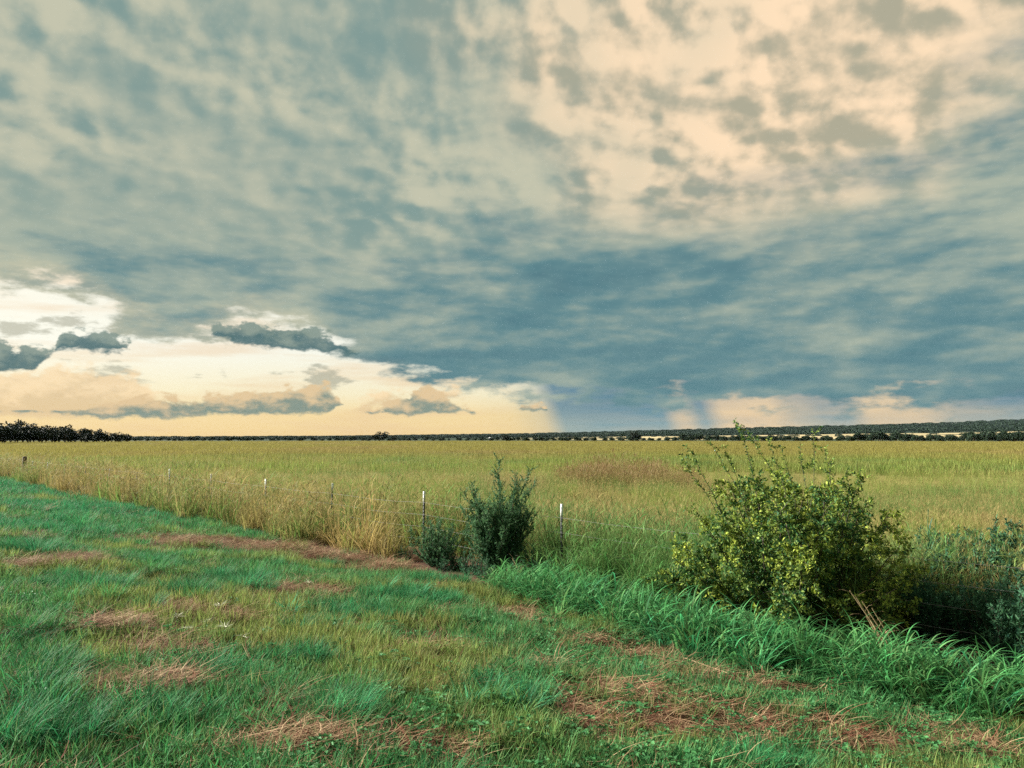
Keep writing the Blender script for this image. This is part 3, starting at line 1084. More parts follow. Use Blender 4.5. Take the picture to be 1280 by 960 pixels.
# thin line of small trees from the wood to the spreading tree and on
for i in range(64):
    px = 165 + i * 7.4 + rng.uniform(-4, 4)
    plant_tree(HEDGE[i % 4], 'distant_tree', px, rng.uniform(760, 860), rng.uniform(0.35, 0.7),
               'tiny dark tree in the thin treeline beyond the field', 'tiny trees of the thin far treeline', 1.4)
o = plant_tree(SPREAD, 'spreading_tree', 474, 655, 1.0, 'broad dome shaped dark tree standing alone above the thin far treeline', None, 1.3)
plant_tree(TREES[1], 'companion_tree', 492, 660, 0.52, 'low dark tree beside the broad dome shaped tree', None, 1.3)
plant_tree(SPREAD, 'round_dark_tree', 633, 668, 0.72, 'low rounded black green tree at the far edge between shrub and dome shaped tree', None, 1.1)
plant_tree(SPREAD, 'lone_round_tree', 795, 690, 1.1, 'round dark tree rising over pale far fields left of the yellow bush', None, 0.85)
# hedgerow on the right
for i in range(120):
    px = 640 + i * 5.6 + rng.uniform(-5, 5)
    d = rng.uniform(662, 730)
    hs = 0.62 + 0.42 * float(vnoise(px, 0.0, 45, 91, 2)) + (0.30 if abs(px - 1100) < 34 or abs(px - 1248) < 44 else 0.0)
    if px < 850:
        hs *= 0.7
    plant_tree(HEDGE[i % 4], 'hedgerow_tree', px, d, hs, 'bushy green tree in the hedgerow along the field far right edge', 'bushy trees of the right hedgerow', 1.25)

# the wooded ridge: one far mass
n = 5200
t = rng.uniform(-42, 42, n); r = np.sqrt(rng.uniform(2300 ** 2, 4050 ** 2, n))
x, y = r * np.sin(np.radians(t)), r * np.cos(np.radians(t))
ridge_p = []
for i in range(3):
    g = np.random.default_rng(400 + i)
    mb = MB()
    v = g.normal(0, 1, (160, 3)); v /= np.linalg.norm(v, axis=1, keepdims=True); v[:, 2] = np.abs(v[:, 2])
    p = v * [13, 13, 4] + [0, 0, 1]
    mb.leaves(g, p, g.normal(0, 1, (160, 3)) + v, (2.5, 4.2), (2.0, 3.5), ye=0.0)
    ridge_p.append(proto('ridge_canopy', mb, M['far_leaf']))
scatter('wooded_ridge', np.stack([x, y, ground_z(x, y)], 1), rng.uniform(0, 6.28, n), rng.uniform(0.7, 1.3, n), col_rows((1, 1, 1), n), ridge_p,
        'far off woodland covering the low ridge on the horizon', 'woodland')
n = 420
t = rng.uniform(-42, 42, n); r = rng.uniform(1000, 2300, n)
x, y = r * np.sin(np.radians(t)), r * np.cos(np.radians(t))
scatter('scattered_scrub', np.stack([x, y, ground_z(x, y)], 1), rng.uniform(0, 6.28, n), rng.uniform(0.25, 0.55, n), col_rows((1, 1, 1), n), ridge_p,
        'thin scrub dotted over the pale far fields', 'scrub')

# a small farm shed far beyond the field
sx, sy, sz = at_depth(614, 1500)
sh = empty('farm_shed', (sx, sy, sz), 0.35)
sh.scale = (0.6, 0.6, 0.6)
tag(sh, 'tiny pale farm shed with pitched roof among the far fields', 'shed')
M['shed_wall'] = plain_mat('pale_metal_siding', (0.25, 0.24, 0.21), (0.35, 0.33, 0.3), 2, 0.6)
M['shed_roof'] = plain_mat('pale_metal_roof', (0.32, 0.32, 0.32), (0.45, 0.45, 0.44), 2, 0.5)
M['shed_door'] = plain_mat('dark_shed_door', (0.06, 0.05, 0.05), (0.1, 0.09, 0.08), 2, 0.7)
mb = MB(); mb.box((0, 0, 1.7), (14, 8, 3.4)); mb.obj('wall', M['shed_wall'], sh)
mb = MB()
mb.add([(-7.4, -4.5, 3.35), (7.4, -4.5, 3.35), (7.4, 0, 5.2), (-7.4, 0, 5.2), (-7.4, 4.5, 3.35), (7.4, 4.5, 3.35), (-7.4, -4.5, 3.2), (7.4, -4.5, 3.2), (-7.4, 4.5, 3.2), (7.4, 4.5, 3.2)],
       [(0, 1, 2, 3), (3, 2, 5, 4), (6, 7, 1, 0), (4, 5, 9, 8), (8, 9, 7, 6)], [(0, 3, 6), (3, 4, 8), (1, 7, 2), (2, 9, 5), (6, 3, 8), (7, 9, 2)])
mb.obj('roof', M['shed_roof'], sh)
mb = MB(); mb.box((2.5, -4.03, 1.45), (3.2, 0.1, 2.9)); mb.obj('door', M['shed_door'], sh)

# ================================================================== the wire fence
FENCE_W = 10.0


def fence_pt(a, dz=0.0):
    x, y = wa_xy(FENCE_W, a)
    return (x, y, float(ground_z(x, y)) + dz)


def a_of_px(px):
    """station along the fence that is seen in pixel column px"""
    k = (px - 640) / F / math.cos(PITCH)
    # x = k * y on the fence line
    return FENCE_W * (NF[0] - k * NF[1]) / (k * TF[1] - TF[0])


fx0, fy0, fz0 = fence_pt(10)
fence = empty('wire_fence', (fx0, fy0, fz0))
tag(fence, 'barbed wire fence on dark steel posts with white tips along the verge', 'fence')
inv_f = Matrix.Translation((-fx0, -fy0, -fz0))


def t_post():
    """studded T section post, 1.27 m above ground"""
    mb = MB()
    mb.box((0, 0, 0.38), (0.036, 0.006, 1.36)); mb.box((0, -0.019, 0.38), (0.006, 0.032, 1.359))
    for i in range(14):
        mb.box((0, 0.006, 0.0 + i * 0.075), (0.012, 0.007, 0.02))
    return mb.mesh('post', M['post_green'])


def t_tip():
    mb = MB()
    mb.box((0, 0, 0.0), (0.040, 0.0105, 0.215)); mb.box((0, -0.0205, 0.0), (0.0105, 0.036, 0.2155))
    mb.box((0, 0.008, -0.04), (0.013, 0.008, 0.02)); mb.box((0, 0.008, 0.04), (0.013, 0.008, 0.02))
    return mb.mesh('white_tip', M['post_white'])


pm, tm = t_post(), t_tip()
stations = [a_of_px(px) for px in (701, 530, 415)]
stations = [stations[0] - 12.0, stations[0] - 8.0, stations[0] - 4.5] + stations + [a_of_px(335), a_of_px(268), a_of_px(216)]
while stations[-1] < 74:
    stations.append(stations[-1] + 4.2)
ANG = math.atan2(TF[1], TF[0])
for i, a in enumerate(stations):
    p = fence_pt(a)
    o = bpy.data.objects.new('post', pm); COL.objects.link(o); o.parent = fence
    o.location = (p[0] - fx0, p[1] - fy0, p[2] - fz0)
    o.rotation_euler = (rng.normal(0, 0.02), rng.normal(0, 0.02), ANG + rng.normal(0, 0.2))
    o.scale = (1, 1, 1.0 + rng.uniform(-0.02, 0.03))
    if a > a_of_px(205):
        continue                                          # weathered bare further along
    c = bpy.data.objects.new('white_tip', tm); COL.objects.link(c); c.parent = o
    c.location = (0, 0, 0.38 + 0.68 + 0.002 + 0.1075)
# barbed strands
for k, hz in enumerate((1.06, 0.80, 0.54, 0.28)):
    mb = MB()
    pts = []
    for i in range(len(stations) - 1):
        a0, a1 = stations[i], stations[i + 1]
        for f in (0, 0.25, 0.5, 0.75):
            q = fence_pt(a0 + (a1 - a0) * f)
            pts.append((q[0] - fx0 - 0.02 * NF[0], q[1] - fy0 - 0.02 * NF[1], q[2] - fz0 + hz - 0.035 * math.sin(math.pi * f) + rng.normal(0, 0.002)))
    mb.tube(pts, 0.0020, 4)
    for b in range(150):                                  # barbs
        i = int(rng.integers(0, 28)); f = rng.uniform()
        p = np.array(pts[i]) * (1 - f) + np.array(pts[i + 1]) * f
        d = rng.normal(0, 1, 3); d = d / np.linalg.norm(d) * 0.016
        mb.tube([p - d, p + d], 0.0012, 3)
    mb.obj('barbed_wire', M['wire'], fence)
# a thick old wooden post further along
a = a_of_px(46)
p = fence_pt(a)
wp = empty('wooden_post', (p[0] - 0.5 * NF[0], p[1] - 0.5 * NF[1], p[2]))
tag(wp, 'thick weathered wooden post far along the fence by the wood', 'post')
mb = MB(); mb.tube([(0, 0, -0.3), (0.01, 0, 0.6), (0.02, 0.01, 1.32), (0.02, 0.01, 1.36)], [0.13, 0.12, 0.115, 0.08], 9, cap=True); mb.obj('shaft', M['old_wood'], wp)
mb = MB(); mb.tube([(0.13 * math.cos(t), 0.13 * math.sin(t), 1.05 + 0.02 * math.sin(2 * t)) for t in np.linspace(0, 6.283, 17)], 0.004, 4); mb.obj('wire_wrap', M['wire'], wp)


# ================================================================== bushes and shrubs
def bend(g, p, d, L, n=5, up=0.0, wob=0.10):
    """a gently bending branch as a polyline"""
    pts = [np.asarray(p, float)]
    d = rot_to(d)
    for i in range(n):
        d = rot_to(d + g.normal(0, wob, 3) + np.array([0, 0, up]))
        pts.append(pts[-1] + d * L / n)
    return np.array(pts)


def along(pts, s):
    k = s * (len(pts) - 1)
    i = min(int(k), len(pts) - 2)
    f = k - i
    return pts[i] * (1 - f) + pts[i + 1] * f, rot_to(pts[i + 1] - pts[i])


def big_bush():
    g = np.random.default_rng(77)
    x, y, z = gp(992, 792)
    root = empty('yellow_green_bush', (x, y, z))
    tag(root, 'large rounded yellow green bush with long loose shoots in front of the fence', 'bush')
    tb = MB(); lf = MB(); tw = MB()

    def leafy(pts, dens, size, ye, both=True):
        n = max(2, int(np.linalg.norm(np.diff(pts, axis=0), axis=1).sum() * dens))
        P_, D_ = [], []
        for i in range(n):
            q, d = along(pts, (i + 0.6) / n * 0.98)
            side = rot_to(np.cross(d, g.normal(0, 1, 3)))
            P_.append(q); D_.append(rot_to(d * 0.5 + side + [0, 0, 0.15]))
        return np.array(P_), np.array(D_), ye

    def put(mb, P_, D_, ye, size):
        mb.leaves(g, P_, D_, size, (size[0] * 0.5, size[1] * 0.55), ye=np.clip(g.normal(ye, 0.26, len(P_)), 0, 1))

    for s in range(74):
        a = s * 2.399 + g.uniform(-0.3, 0.3)
        tilt = math.radians(np.interp((s % 11) / 10.0, [0, 1], [8, 86]) + g.uniform(-5, 5))
        L = np.interp(math.degrees(tilt), [0, 40, 62, 88], [2.02, 1.98, 1.66, 1.36]) * g.uniform(0.82, 1.06)
        d = (math.sin(tilt) * math.cos(a), math.sin(tilt) * math.sin(a), math.cos(tilt))
        st = bend(g, (0.16 * math.cos(a), 0.16 * math.sin(a), -0.05), d, L, 7, up=0.035, wob=0.09)
        st[:, 2] = np.maximum(st[:, 2], 0.05)
        tb.tube(st, np.linspace(0.016, 0.004, len(st)), 5)
        nb = int(L / 0.095)
        for b in range(nb):
            f = 0.30 + 0.70 * (b + g.uniform()) / nb
            q, dd = along(st, f)
            bd = rot_to(dd * 0.55 + g.normal(0, 0.75, 3) + [0, 0, 0.12])
            Lb = g.uniform(0.16, 0.46) * (1.15 - 0.45 * f)
            br = bend(g, q, bd, Lb, 4, up=0.0, wob=0.22)
            br[:, 2] = np.maximum(br[:, 2], 0.06)
            tw.tube(br, np.linspace(0.0045, 0.0015, len(br)), 3)
            out = np.hypot(q[0], q[1])
            # yellower leaves towards the outer shell and in scattered patches
            ye = np.clip(-0.02 + 0.42 * (f - 0.45) + 0.30 * float(vnoise(q[0] + 5, q[2] + 3 + q[1], 0.42, 95, 2) > 0.55) + g.normal(0, 0.12), 0, 0.9)
            put(lf, *leafy(br, 85, None, ye), (0.036, 0.064))
            for tws in range(3):
                q2, d2 = along(br, g.uniform(0.3, 1.0))
                t2 = bend(g, q2, rot_to(d2 * 0.5 + g.normal(0, 0.8, 3)), g.uniform(0.07, 0.16), 2, wob=0.2)
                t2[:, 2] = np.maximum(t2[:, 2], 0.04)
                tw.tube(t2, [0.002, 0.0015, 0.001], 3)
                put(lf, *leafy(t2, 105, None, ye), (0.034, 0.060))
    tb.obj('branch_frame', M['twig'], root)
    tag(tw.obj('twigs', M['twig'], root), kind='stuff')
    tag(lf.obj('foliage', M['bush_leaf'], root), kind='stuff')
    # loose shoots over the top: (pixel x, pixel y of the tip)
    for px, py, thick in ((920, 528, 1), (866, 562, 1), (1016, 534, 0), (1000, 553, 0), (885, 549, 0), (940, 548, 1), (958, 545, 0), (1042, 572, 1), (1060, 585, 0), (1076, 592, 1), (905, 565, 0), (975, 556, 1), (850, 566, 1), (1030, 560, 0)):
        d = pix_dir(px, py)
        dep = y + g.uniform(-0.5, 0.5)
        tip = np.array([d[0] / d[1] * dep - x, dep - y, CAM_Z + d[2] / d[1] * dep - z])
        b0 = np.array([tip[0] * 0.5 + g.normal(0, 0.1), tip[1] * 0.4, 1.05 + g.uniform(-0.1, 0.15)])
        mid = (b0 + tip) / 2 + g.normal(0, 0.05, 3) + [0, 0, 0.05]
        pts = np.array([b0, b0 * 0.6 + mid * 0.4, mid, mid * 0.45 + tip * 0.55 + g.normal(0, 0.015, 3), tip])
        sp = MB(); sp.tube(pts, np.linspace(0.006, 0.0018, 5), 4)
        so = sp.obj('shoot', M['twig'], root)
        sl = MB()
        P_, D_, _ = leafy(pts, 70 if thick else 45, None, 0)
        put(sl, P_, D_, 0.22, (0.028, 0.052))
        for k in range(9 if thick else 4):
            q, dd = along(pts, g.uniform(0.25, 0.97))
            t2 = bend(g, q, rot_to(dd + g.normal(0, 0.7, 3)), g.uniform(0.08, 0.2), 3)
            sl.tube(t2, [0.002, 0.002, 0.0015, 0.001], 3)
            P_, D_, _ = leafy(t2, 90, None, 0)
            put(sl, P_, D_, 0.25, (0.028, 0.052))
        tag(sl.obj('leaves', M['bush_leaf'], so), kind='stuff')
    return root


big_bush()


def feathery(name, label, cat, seed, H, Rw, nst, mat, leaf=(0.028, 0.052), dens=90, spread=24, droop=0.03, bottom=0.12, tip_stems=(), br_len=(0.12, 0.34), ye=0.1):
    g = np.random.default_rng(seed)
    root = empty(name)
    tb, lf = MB(), MB()
    for s in range(nst):
        a = s * 2.399 + g.uniform(-0.4, 0.4)
        tilt = math.radians(spread * (s / nst) ** 0.7 * g.uniform(0.7, 1.25) + 2)
        L = H * g.uniform(0.68, 1.0) * (1 - 0.22 * (s / nst))
        if s < len(tip_stems):
            tx, ty, L = tip_stems[s]
            d0 = rot_to((tx, ty, L))
            L = math.sqrt(tx * tx + ty * ty + L * L)
            up = 0.0
        else:
            d0 = (math.sin(tilt) * math.cos(a), math.sin(tilt) * math.sin(a), math.cos(tilt)); up = droop
        st = bend(g, (0.07 * math.cos(a), 0.07 * math.sin(a), -0.04), d0, L, 7, up=up, wob=0.05)
        tb.tube(st, np.linspace(0.011, 0.002, len(st)), 5)
        nb = int(L / 0.045)
        for b in range(nb):
            f = bottom + (1 - bottom) * (b + g.uniform()) / nb
            q, dd = along(st, f)
            Lb = g.uniform(*br_len) * (1.08 - 0.62 * f)
            br = bend(g, q, rot_to(dd * 0.8 + g.normal(0, 0.6, 3) * [1, 1, 0.4]), Lb, 3, up=0.12, wob=0.12)
            br[:, 2] = np.maximum(br[:, 2], 0.03)
            tb.tube(br, [0.0022, 0.0018, 0.0014, 0.0008], 3)
            n = max(3, int(Lb * dens))
            P_ = np.array([along(br, (i + 0.5) / n)[0] for i in range(n)])
            D_ = np.array([rot_to(along(br, (i + 0.5) / n)[1] * 0.9 + g.normal(0, 0.6, 3)) for i in range(n)])
            lf.leaves(g, P_, D_, leaf, (leaf[0] * 0.32, leaf[1] * 0.38), ye=np.clip(g.normal(ye + 0.15 * f, 0.12, n), 0, 1))
    tb.obj('stems', M['twig'], root)
    tag(lf.obj('foliage', M[mat], root), kind='stuff')
    tag(root, label, cat)
    return root


x, y, z = gp(622, 716)
sp = 1.0 / F * y
sh1 = feathery('feathery_shrub', 'upright feathery dark green shrub by the fence between two white tipped posts', 'shrub', 501, 1.6, 0.7, 72, 'shrub_leaf', leaf=(0.03, 0.055), spread=30, dens=150, br_len=(0.14, 0.40),
               tip_stems=((-8 * sp, 0.05, 142 * sp), (34 * sp, -0.1, 134 * sp), (20 * sp, 0.1, 122 * sp), (-44 * sp, 0.0, 108 * sp), (-38 * sp, 0.15, 100 * sp), (8 * sp, -0.2, 112 * sp), (46 * sp, 0.1, 98 * sp), (40 * sp, 0.2, 118 * sp), (-12 * sp, 0.1, 128 * sp)))
sh1.location = (x, y, z)
x, y, z = gp(546, 708)
sh2 = feathery('low_shrub', 'small round dark green shrub beside the feathery shrub', 'shrub', 502, 1.02, 0.4, 30, 'shrub_leaf', spread=46, dens=190, bottom=0.06, br_len=(0.10, 0.24))
sh2.location = (x, y, z)

# dark leafy weeds: one built, the rest copies
W0 = feathery('leafy_weed', 'tall bluish green leafy weed in the dark thicket by the fence', 'weed', 503, 0.95, 0.35, 15, 'weed_leaf', leaf=(0.04, 0.075), dens=130, spread=24, br_len=(0.10, 0.26))
W1 = feathery('low_weed', 'low leafy weed growing at the foot of the shrubs', 'weed', 504, 0.5, 0.3, 10, 'weed_leaf', leaf=(0.03, 0.055), dens=110, spread=44, bottom=0.05, br_len=(0.08, 0.2), ye=0.15)
W0['group'] = 'weeds of the dark thicket'
W1['group'] = 'low weeds under the shrubs'
spots = [(1165, 800, 1.15), (1190, 795, 1.0), (1215, 808, 1.25), (1240, 815, 1.1), (1265, 825, 1.2), (1180, 770, 1.2), (1205, 765, 1.2), (1235, 775, 1.3), (1262, 780, 1.3), (1150, 770, 1.1),
         (1285, 800, 1.2), (1225, 748, 1.2), (1195, 740, 1.2), (1255, 750, 1.2), (1280, 845, 1.1), (1145, 745, 1.1), (860, 740, 0.9), (845, 720, 0.9), (1305, 830, 1.2), (1270, 735, 1.3), (1170, 728, 1.2), (1300, 770, 1.3), (1160, 712, 1.0), (1188, 718, 1.1), (1215, 722, 1.1), (1245, 726, 1.15), (1275, 712, 1.1), (1150, 790, 0.9), (1130, 775, 0.9), (1250, 800, 1.2)]
for i, (px, py, s) in enumerate(spots):
    q = gp(px, py)
    if i == 0:
        W0.location, W0.rotation_euler, W0.scale = q, (0, 0, 1.1), (0.8, 0.8, 0.8)
    else:
        copy_tree(W0, q, rng.uniform(0, 6.28), s * rng.uniform(0.62, 0.95), 'leafy weed at the left foot of the large yellow green bush' if px < 900 else None)
spots = [(588, 718, 1.0), (570, 712, 0.9), (604, 724, 0.9), (660, 722, 1.1), (680, 724, 1.0), (700, 728, 1.1), (645, 726, 0.8), (720, 726, 1.1), (505, 702, 0.7), (558, 714, 0.9), (742, 730, 1.0), (760, 738, 0.9)]
for i, (px, py, s) in enumerate(spots):
    q = gp(px, py)
    if i == 0:
        W1.location = q
    else:
        copy_tree(W1, q, rng.uniform(0, 6.28), s * rng.uniform(0.9, 1.1))


# ================================================================== single grass clumps and heaps
def clump_things(name, fn, seed, label, cat, group, spots, tints, kids='blades', mat='blade_o', parts=None):
    """spots: (px, py, scale); every clump is an object of its own, alike meshes are shared"""
    meshes = []
    for i in range(3):
        mb = MB(); fn(mb, np.random.default_rng(seed + i)); meshes.append(mb.mesh(name, M[mat]))
    for i, (px, py, s) in enumerate(spots):
        o = bpy.data.objects.new(name, meshes[i % 3])
        COL.objects.link(o)
        p = gp(px, py)
        o.location = (p[0], p[1], p[2] - 0.01)
        o.rotation_euler = (rng.normal(0, 0.06), rng.normal(0, 0.06), rng.uniform(0, 6.28))
        o.scale = (s, s, s * rng.uniform(0.92, 1.1))
        o['tint'] = tuple(float(c) for c in np.array(tints[i % len(tints)]) * rng.uniform(0.88, 1.12))
        tag(o, label(px, py) if callable(label) else label, cat, group if len(spots) > 1 else None)


def f_big_soft(mb, g):
    mb.blades(g, 240, 0.17, (0.22, 0.46), (0.0035, 0.0065), (3, 45), (45, 118), 6, ye=(0.04, 0.1))


def f_big_arch(mb, g):
    f_arch(mb, g)
    mb.blades(g, 22, 0.14, (0.40, 0.75), (0.014, 0.026), (5, 45), (65, 140), 8, ye=(0.03, 0.08), twist=0.25, out=0.7, power=1.5)
    mb.blades(g, 5, 0.10, (0.3, 0.6), (0.003, 0.005), (5, 40), (15, 60), 3, ye=(0.85, 0.1))


def f_gold(mb, g):
    f_tall(mb, g)
    mb.blades(g, 40, 0.2, (0.5, 1.05), (0.007, 0.014), (4, 40), (40, 130), 7, ye=(0.55, 0.35))


def f_heap(mb, g):
    mb.blades(g, 230, 0.26, (0.18, 0.55), (0.004, 0.010), (66, 90), (74, 99), 5, base_z=0.14, out=3.0, ye=(0.5, 0.4), curl=1.3)
    mb.blades(g, 8, 0.2, (0.2, 0.45), (0.003, 0.005), (50, 75), (60, 85), 3, base_z=0.05, out=2.0, ye=(0.9, 0.1))


def f_stub_big(mb, g):
    mb.blades(g, 120, 0.12, (0.10, 0.26), (0.0035, 0.006), (0, 38), (10, 70), 4, ye=(0.36, 0.32))


clump_things('soft_tussock', f_big_soft, 610, lambda px, py: ('soft green tussock beside the pale star shaped weeds' if 140 < px < 360 and 700 < py < 800 else 'big soft green tussock surrounded by yellow green stubble, in a cluster of three' if 400 < px < 460 and py > 880 else
              'soft lush tussock in the long grass away from the fence' if px < 140 and py < 760 else 'soft tussock low in the lush near verge by the straw heaps' if px < 300 else 'soft fine bladed tussock in the open verge before the feathery shrub'), 'tussock', 'soft green tussocks on the verge',
             [(110, 742, 1.15), (135, 752, 0.9), (305, 738, 1.25), (330, 742, 0.9), (190, 716, 1.1), (45, 695, 1.3), (20, 690, 1.0), (240, 752, 0.9), (430, 905, 0.95), (405, 900, 0.75), (452, 910, 0.7), (250, 850, 0.7), (290, 855, 0.7),
              (65, 850, 0.8), (40, 880, 0.9), (185, 765, 0.8), (85, 755, 0.9), (12, 930, 0.9), (100, 660, 1.4), (500, 770, 0.9), (370, 790, 0.8), (195, 912, 0.7), (30, 790, 0.9), (275, 722, 0.9), (155, 732, 0.85)],
             [(0.032, 0.185, 0.065), (0.045, 0.19, 0.058), (0.028, 0.165, 0.068)])
clump_things('broad_leaf_tuft', lambda mb, g: f_broad(mb, g) or f_broad(mb, g), 620, lambda px, py: 'bright broad bladed tuft in a cluster on the worn near verge' if px > 560 and px < 690 else 'broad bladed tuft in the green grass before the golden fence clumps' if py < 780 else 'lone broad bladed tuft among reddish litter' if px > 700 else 'broad bladed tuft in the lush near verge', 'grass tuft', 'broad bladed tufts on the verge',
             [(585, 885, 0.8), (620, 880, 0.85), (655, 895, 0.85), (675, 890, 0.7), (360, 770, 0.95), (470, 760, 0.9), (520, 750, 1.0), (540, 758, 0.9), (60, 900, 0.8), (480, 740, 1.0), (800, 850, 0.7), (1020, 940, 0.6)],
             [(0.030, 0.185, 0.085), (0.045, 0.20, 0.085)])
J = []
for i in range(34):
    f = i / 33.0
    px = 640 + 640 * f + rng.uniform(-12, 12)
    base_y = np.interp(px, [640, 760, 860, 960, 1100, 1280], [766, 792, 826, 850, 880, 925])
    J.append((px, base_y - rng.uniform(0, 34), rng.uniform(0.55, 1.15) * (0.85 if 880 < px < 1090 else 1.0)))
clump_things('arching_grass_clump', f_big_arch, 630, lambda px, py: 'arching blue green grass clump growing below the yellow green bush' if 850 < px < 1140 else 'arching blue green grass clump before the dark thicket' if px >= 1140 else 'arching blue green grass clump between the feathery shrub and the bush', 'grass clump', 'arching clumps along the ditch front', J,
             [(0.034, 0.195, 0.070), (0.045, 0.21, 0.065), (0.028, 0.175, 0.070), (0.065, 0.22, 0.065)])
clump_things('golden_clump', f_gold, 640, lambda px, py: 'frayed golden grass clump just left of the small round shrub' if px > 430 else 'tall golden green clump on the long run of fence grass', 'grass clump', 'golden clumps at the fence foot',
             [(440, 692, 1.15), (462, 694, 1.2), (482, 698, 1.05), (500, 697, 0.85), (452, 686, 1.2), (472, 690, 1.1), (320, 660, 1.0), (300, 657, 0.95), (345, 664, 0.9), (280, 650, 1.0), (385, 676, 0.85), (258, 647, 1.0), (232, 642, 1.0), (365, 670, 0.9), (205, 635, 1.1), (178, 629, 1.1), (310, 655, 1.2), (335, 662, 1.1), (270, 648, 1.2), (405, 680, 1.0), (355, 664, 1.15), (245, 643, 1.15), (425, 686, 1.0)],
             [(0.16, 0.19, 0.045), (0.30, 0.23, 0.085), (0.24, 0.21, 0.06)])
clump_things('yellow_tussock', f_stub_big, 650, lambda px, py: 'stiff yellow tussock beside the reddish worn soil' if px > 740 else 'stiff yellow tussock close to the start of the arching grass' if py < 830 and px > 560 else 'stiff yellow green tussock in the short turf between green tufts', 'tussock', 'stiff yellow tussocks on the worn verge',
             [(475, 888, 0.8), (540, 872, 0.8), (615, 800, 0.9), (690, 795, 0.9), (700, 810, 0.8), (660, 790, 0.8), (590, 905, 0.7), (650, 930, 0.7), (720, 850, 0.8), (850, 850, 0.85), (900, 880, 0.85), (930, 885, 0.9), (990, 900, 0.9),
              (1030, 925, 0.8), (870, 880, 0.8), (810, 845, 0.8), (510, 850, 0.7), (440, 840, 0.8), (330, 800, 0.8), (760, 850, 0.7), (700, 920, 0.6), (960, 940, 0.6), (620, 845, 0.7), (560, 935, 0.6)],
             [(0.17, 0.205, 0.07), (0.20, 0.205, 0.075), (0.13, 0.195, 0.07)])
clump_things('straw_heap', f_heap, 660, lambda px, py: ('heap of dead straw on the bare strip beside the golden fence grass' if py < 720 and px > 200 else 'small straw heap in the green grass far from the fence' if py < 720 else
              'flattened straw heap along the front edge of the arching grass' if px > 640 and py < 870 else 'reddish straw heap on the worn soil in front of the arching grass' if px > 700 else
              'pale tangled straw heap between lush tussocks, in a group of four' if 850 < py < 870 else 'dark reddish straw heap near the pale star shaped weeds' if py < 830 else 'straw heap beside the large soft tussock on the near verge'), 'straw heap', 'dead straw heaps on the verge',
             [(190, 822, 0.75), (228, 826, 0.6), (255, 828, 0.55), (130, 864, 0.55), (180, 862, 0.7), (215, 864, 0.8), (250, 868, 0.6), (355, 940, 0.7), (385, 945, 0.7), (400, 930, 0.6), (135, 788, 0.8), (165, 786, 0.8), (215, 770, 0.7),
              (285, 690, 1.3), (330, 690, 1.4), (360, 692, 1.3), (395, 700, 1.2), (430, 706, 1.1), (480, 712, 1.1), (235, 684, 1.3), (1160, 938, 0.6), (1200, 935, 0.6), (1235, 945, 0.5), (860, 925, 0.4),
              (655, 780, 0.6), (730, 805, 0.6), (800, 825, 0.7), (840, 838, 0.7), (880, 850, 0.7), (940, 866, 0.6), (100, 706, 0.9), (45, 712, 0.9)],
             [(1, 1, 1)], mat='straw')


def f_red(mb, g):
    tips = mb.blades(g, 170, 0.6, (0.9, 1.75), (0.009, 0.018), (0, 30), (12, 60), 4, ye=(0.30, 0.3), out=1.0)
    mb.blades(g, 300, 0.03, (0.12, 0.28), (0.010, 0.022), (0, 50), (10, 90), 2, centers=tips - [0, 0, 0.1], ye=(0.05, 0.1), out=3.0)


red = []
for i in range(38):
    px = 706 + 170 * ((i * 0.618) % 1.0)
    red.append((px, 614 - rng.uniform(0, 15) + (2 if px > 780 else 0), rng.uniform(0.62, 1.12) * (0.62 + 0.38 * math.sin(math.pi * min(1, (px - 700) / 150)))))
clump_things('rusty_grass_clump', f_red, 670, 'rusty brown tall grass clump forming a mound in the field', 'grass clump', 'rusty clumps of the mound in the field', red, [(1, 1, 1)], mat='red_grass')

# pale star shaped weeds
def f_star(mb, g):
    k = 9
    a = np.arange(k) * 6.283 / k + g.uniform(-0.25, 0.25, k)
    d = np.stack([np.cos(a), np.sin(a), g.uniform(0.1, 0.7, k)], 1)
    mb.leaves(g, np.repeat([[0, 0, 0.10]], k, 0), d, (0.07, 0.12), (0.010, 0.016), ye=0.1, flat=0.2)
    mb.tube([(0, 0, 0), (0.003, 0, 0.06), (0, 0, 0.10)], 0.003, 4)


clump_things('pale_star_weed', f_star, 680, 'pale star shaped weed with whitish narrow leaves in the verge grass', 'weed', 'pale star weeds on the verge',
             [(275, 768, 1.0), (220, 782, 1.0), (232, 796, 0.9), (281, 796, 1.0), (258, 786, 0.8), (302, 806, 0.8), (385, 735, 0.9)], [(1, 1, 1)], mat='pale_leaf')


# fallen and leaning dry canes
def cane(name, label, pts, rad=0.005, leafy=0, cat='stalk'):
    root = empty(name, pts[0])
    tag(root, label, cat)
    pts = np.array(pts) - np.array(pts[0])
    mb = MB(); mb.tube(pts, np.linspace(rad, rad * 0.45, len(pts)), 5, bl=0.7, ye=0.9); mb.obj('stem', M['straw'], root)
    g = np.random.default_rng(int(abs(pts[-1][0]) * 1000))
    mb = MB()
    for i in range(leafy):
        q, d = along(pts, g.uniform(0.2, 0.98))
        mb.blades(g, 1, 0.004, (0.12, 0.3), (0.005, 0.010), (15, 60), (80, 140), 4, centers=[q], ye=(0.9, 0.05))
    if leafy:
        mb.obj('dry_leaves', M['straw'], root)


def pix_at(px, py, depth):
    d = pix_dir(px, py)
    return (d[0] / d[1] * depth, depth, CAM_Z + d[2] / d[1] * depth)


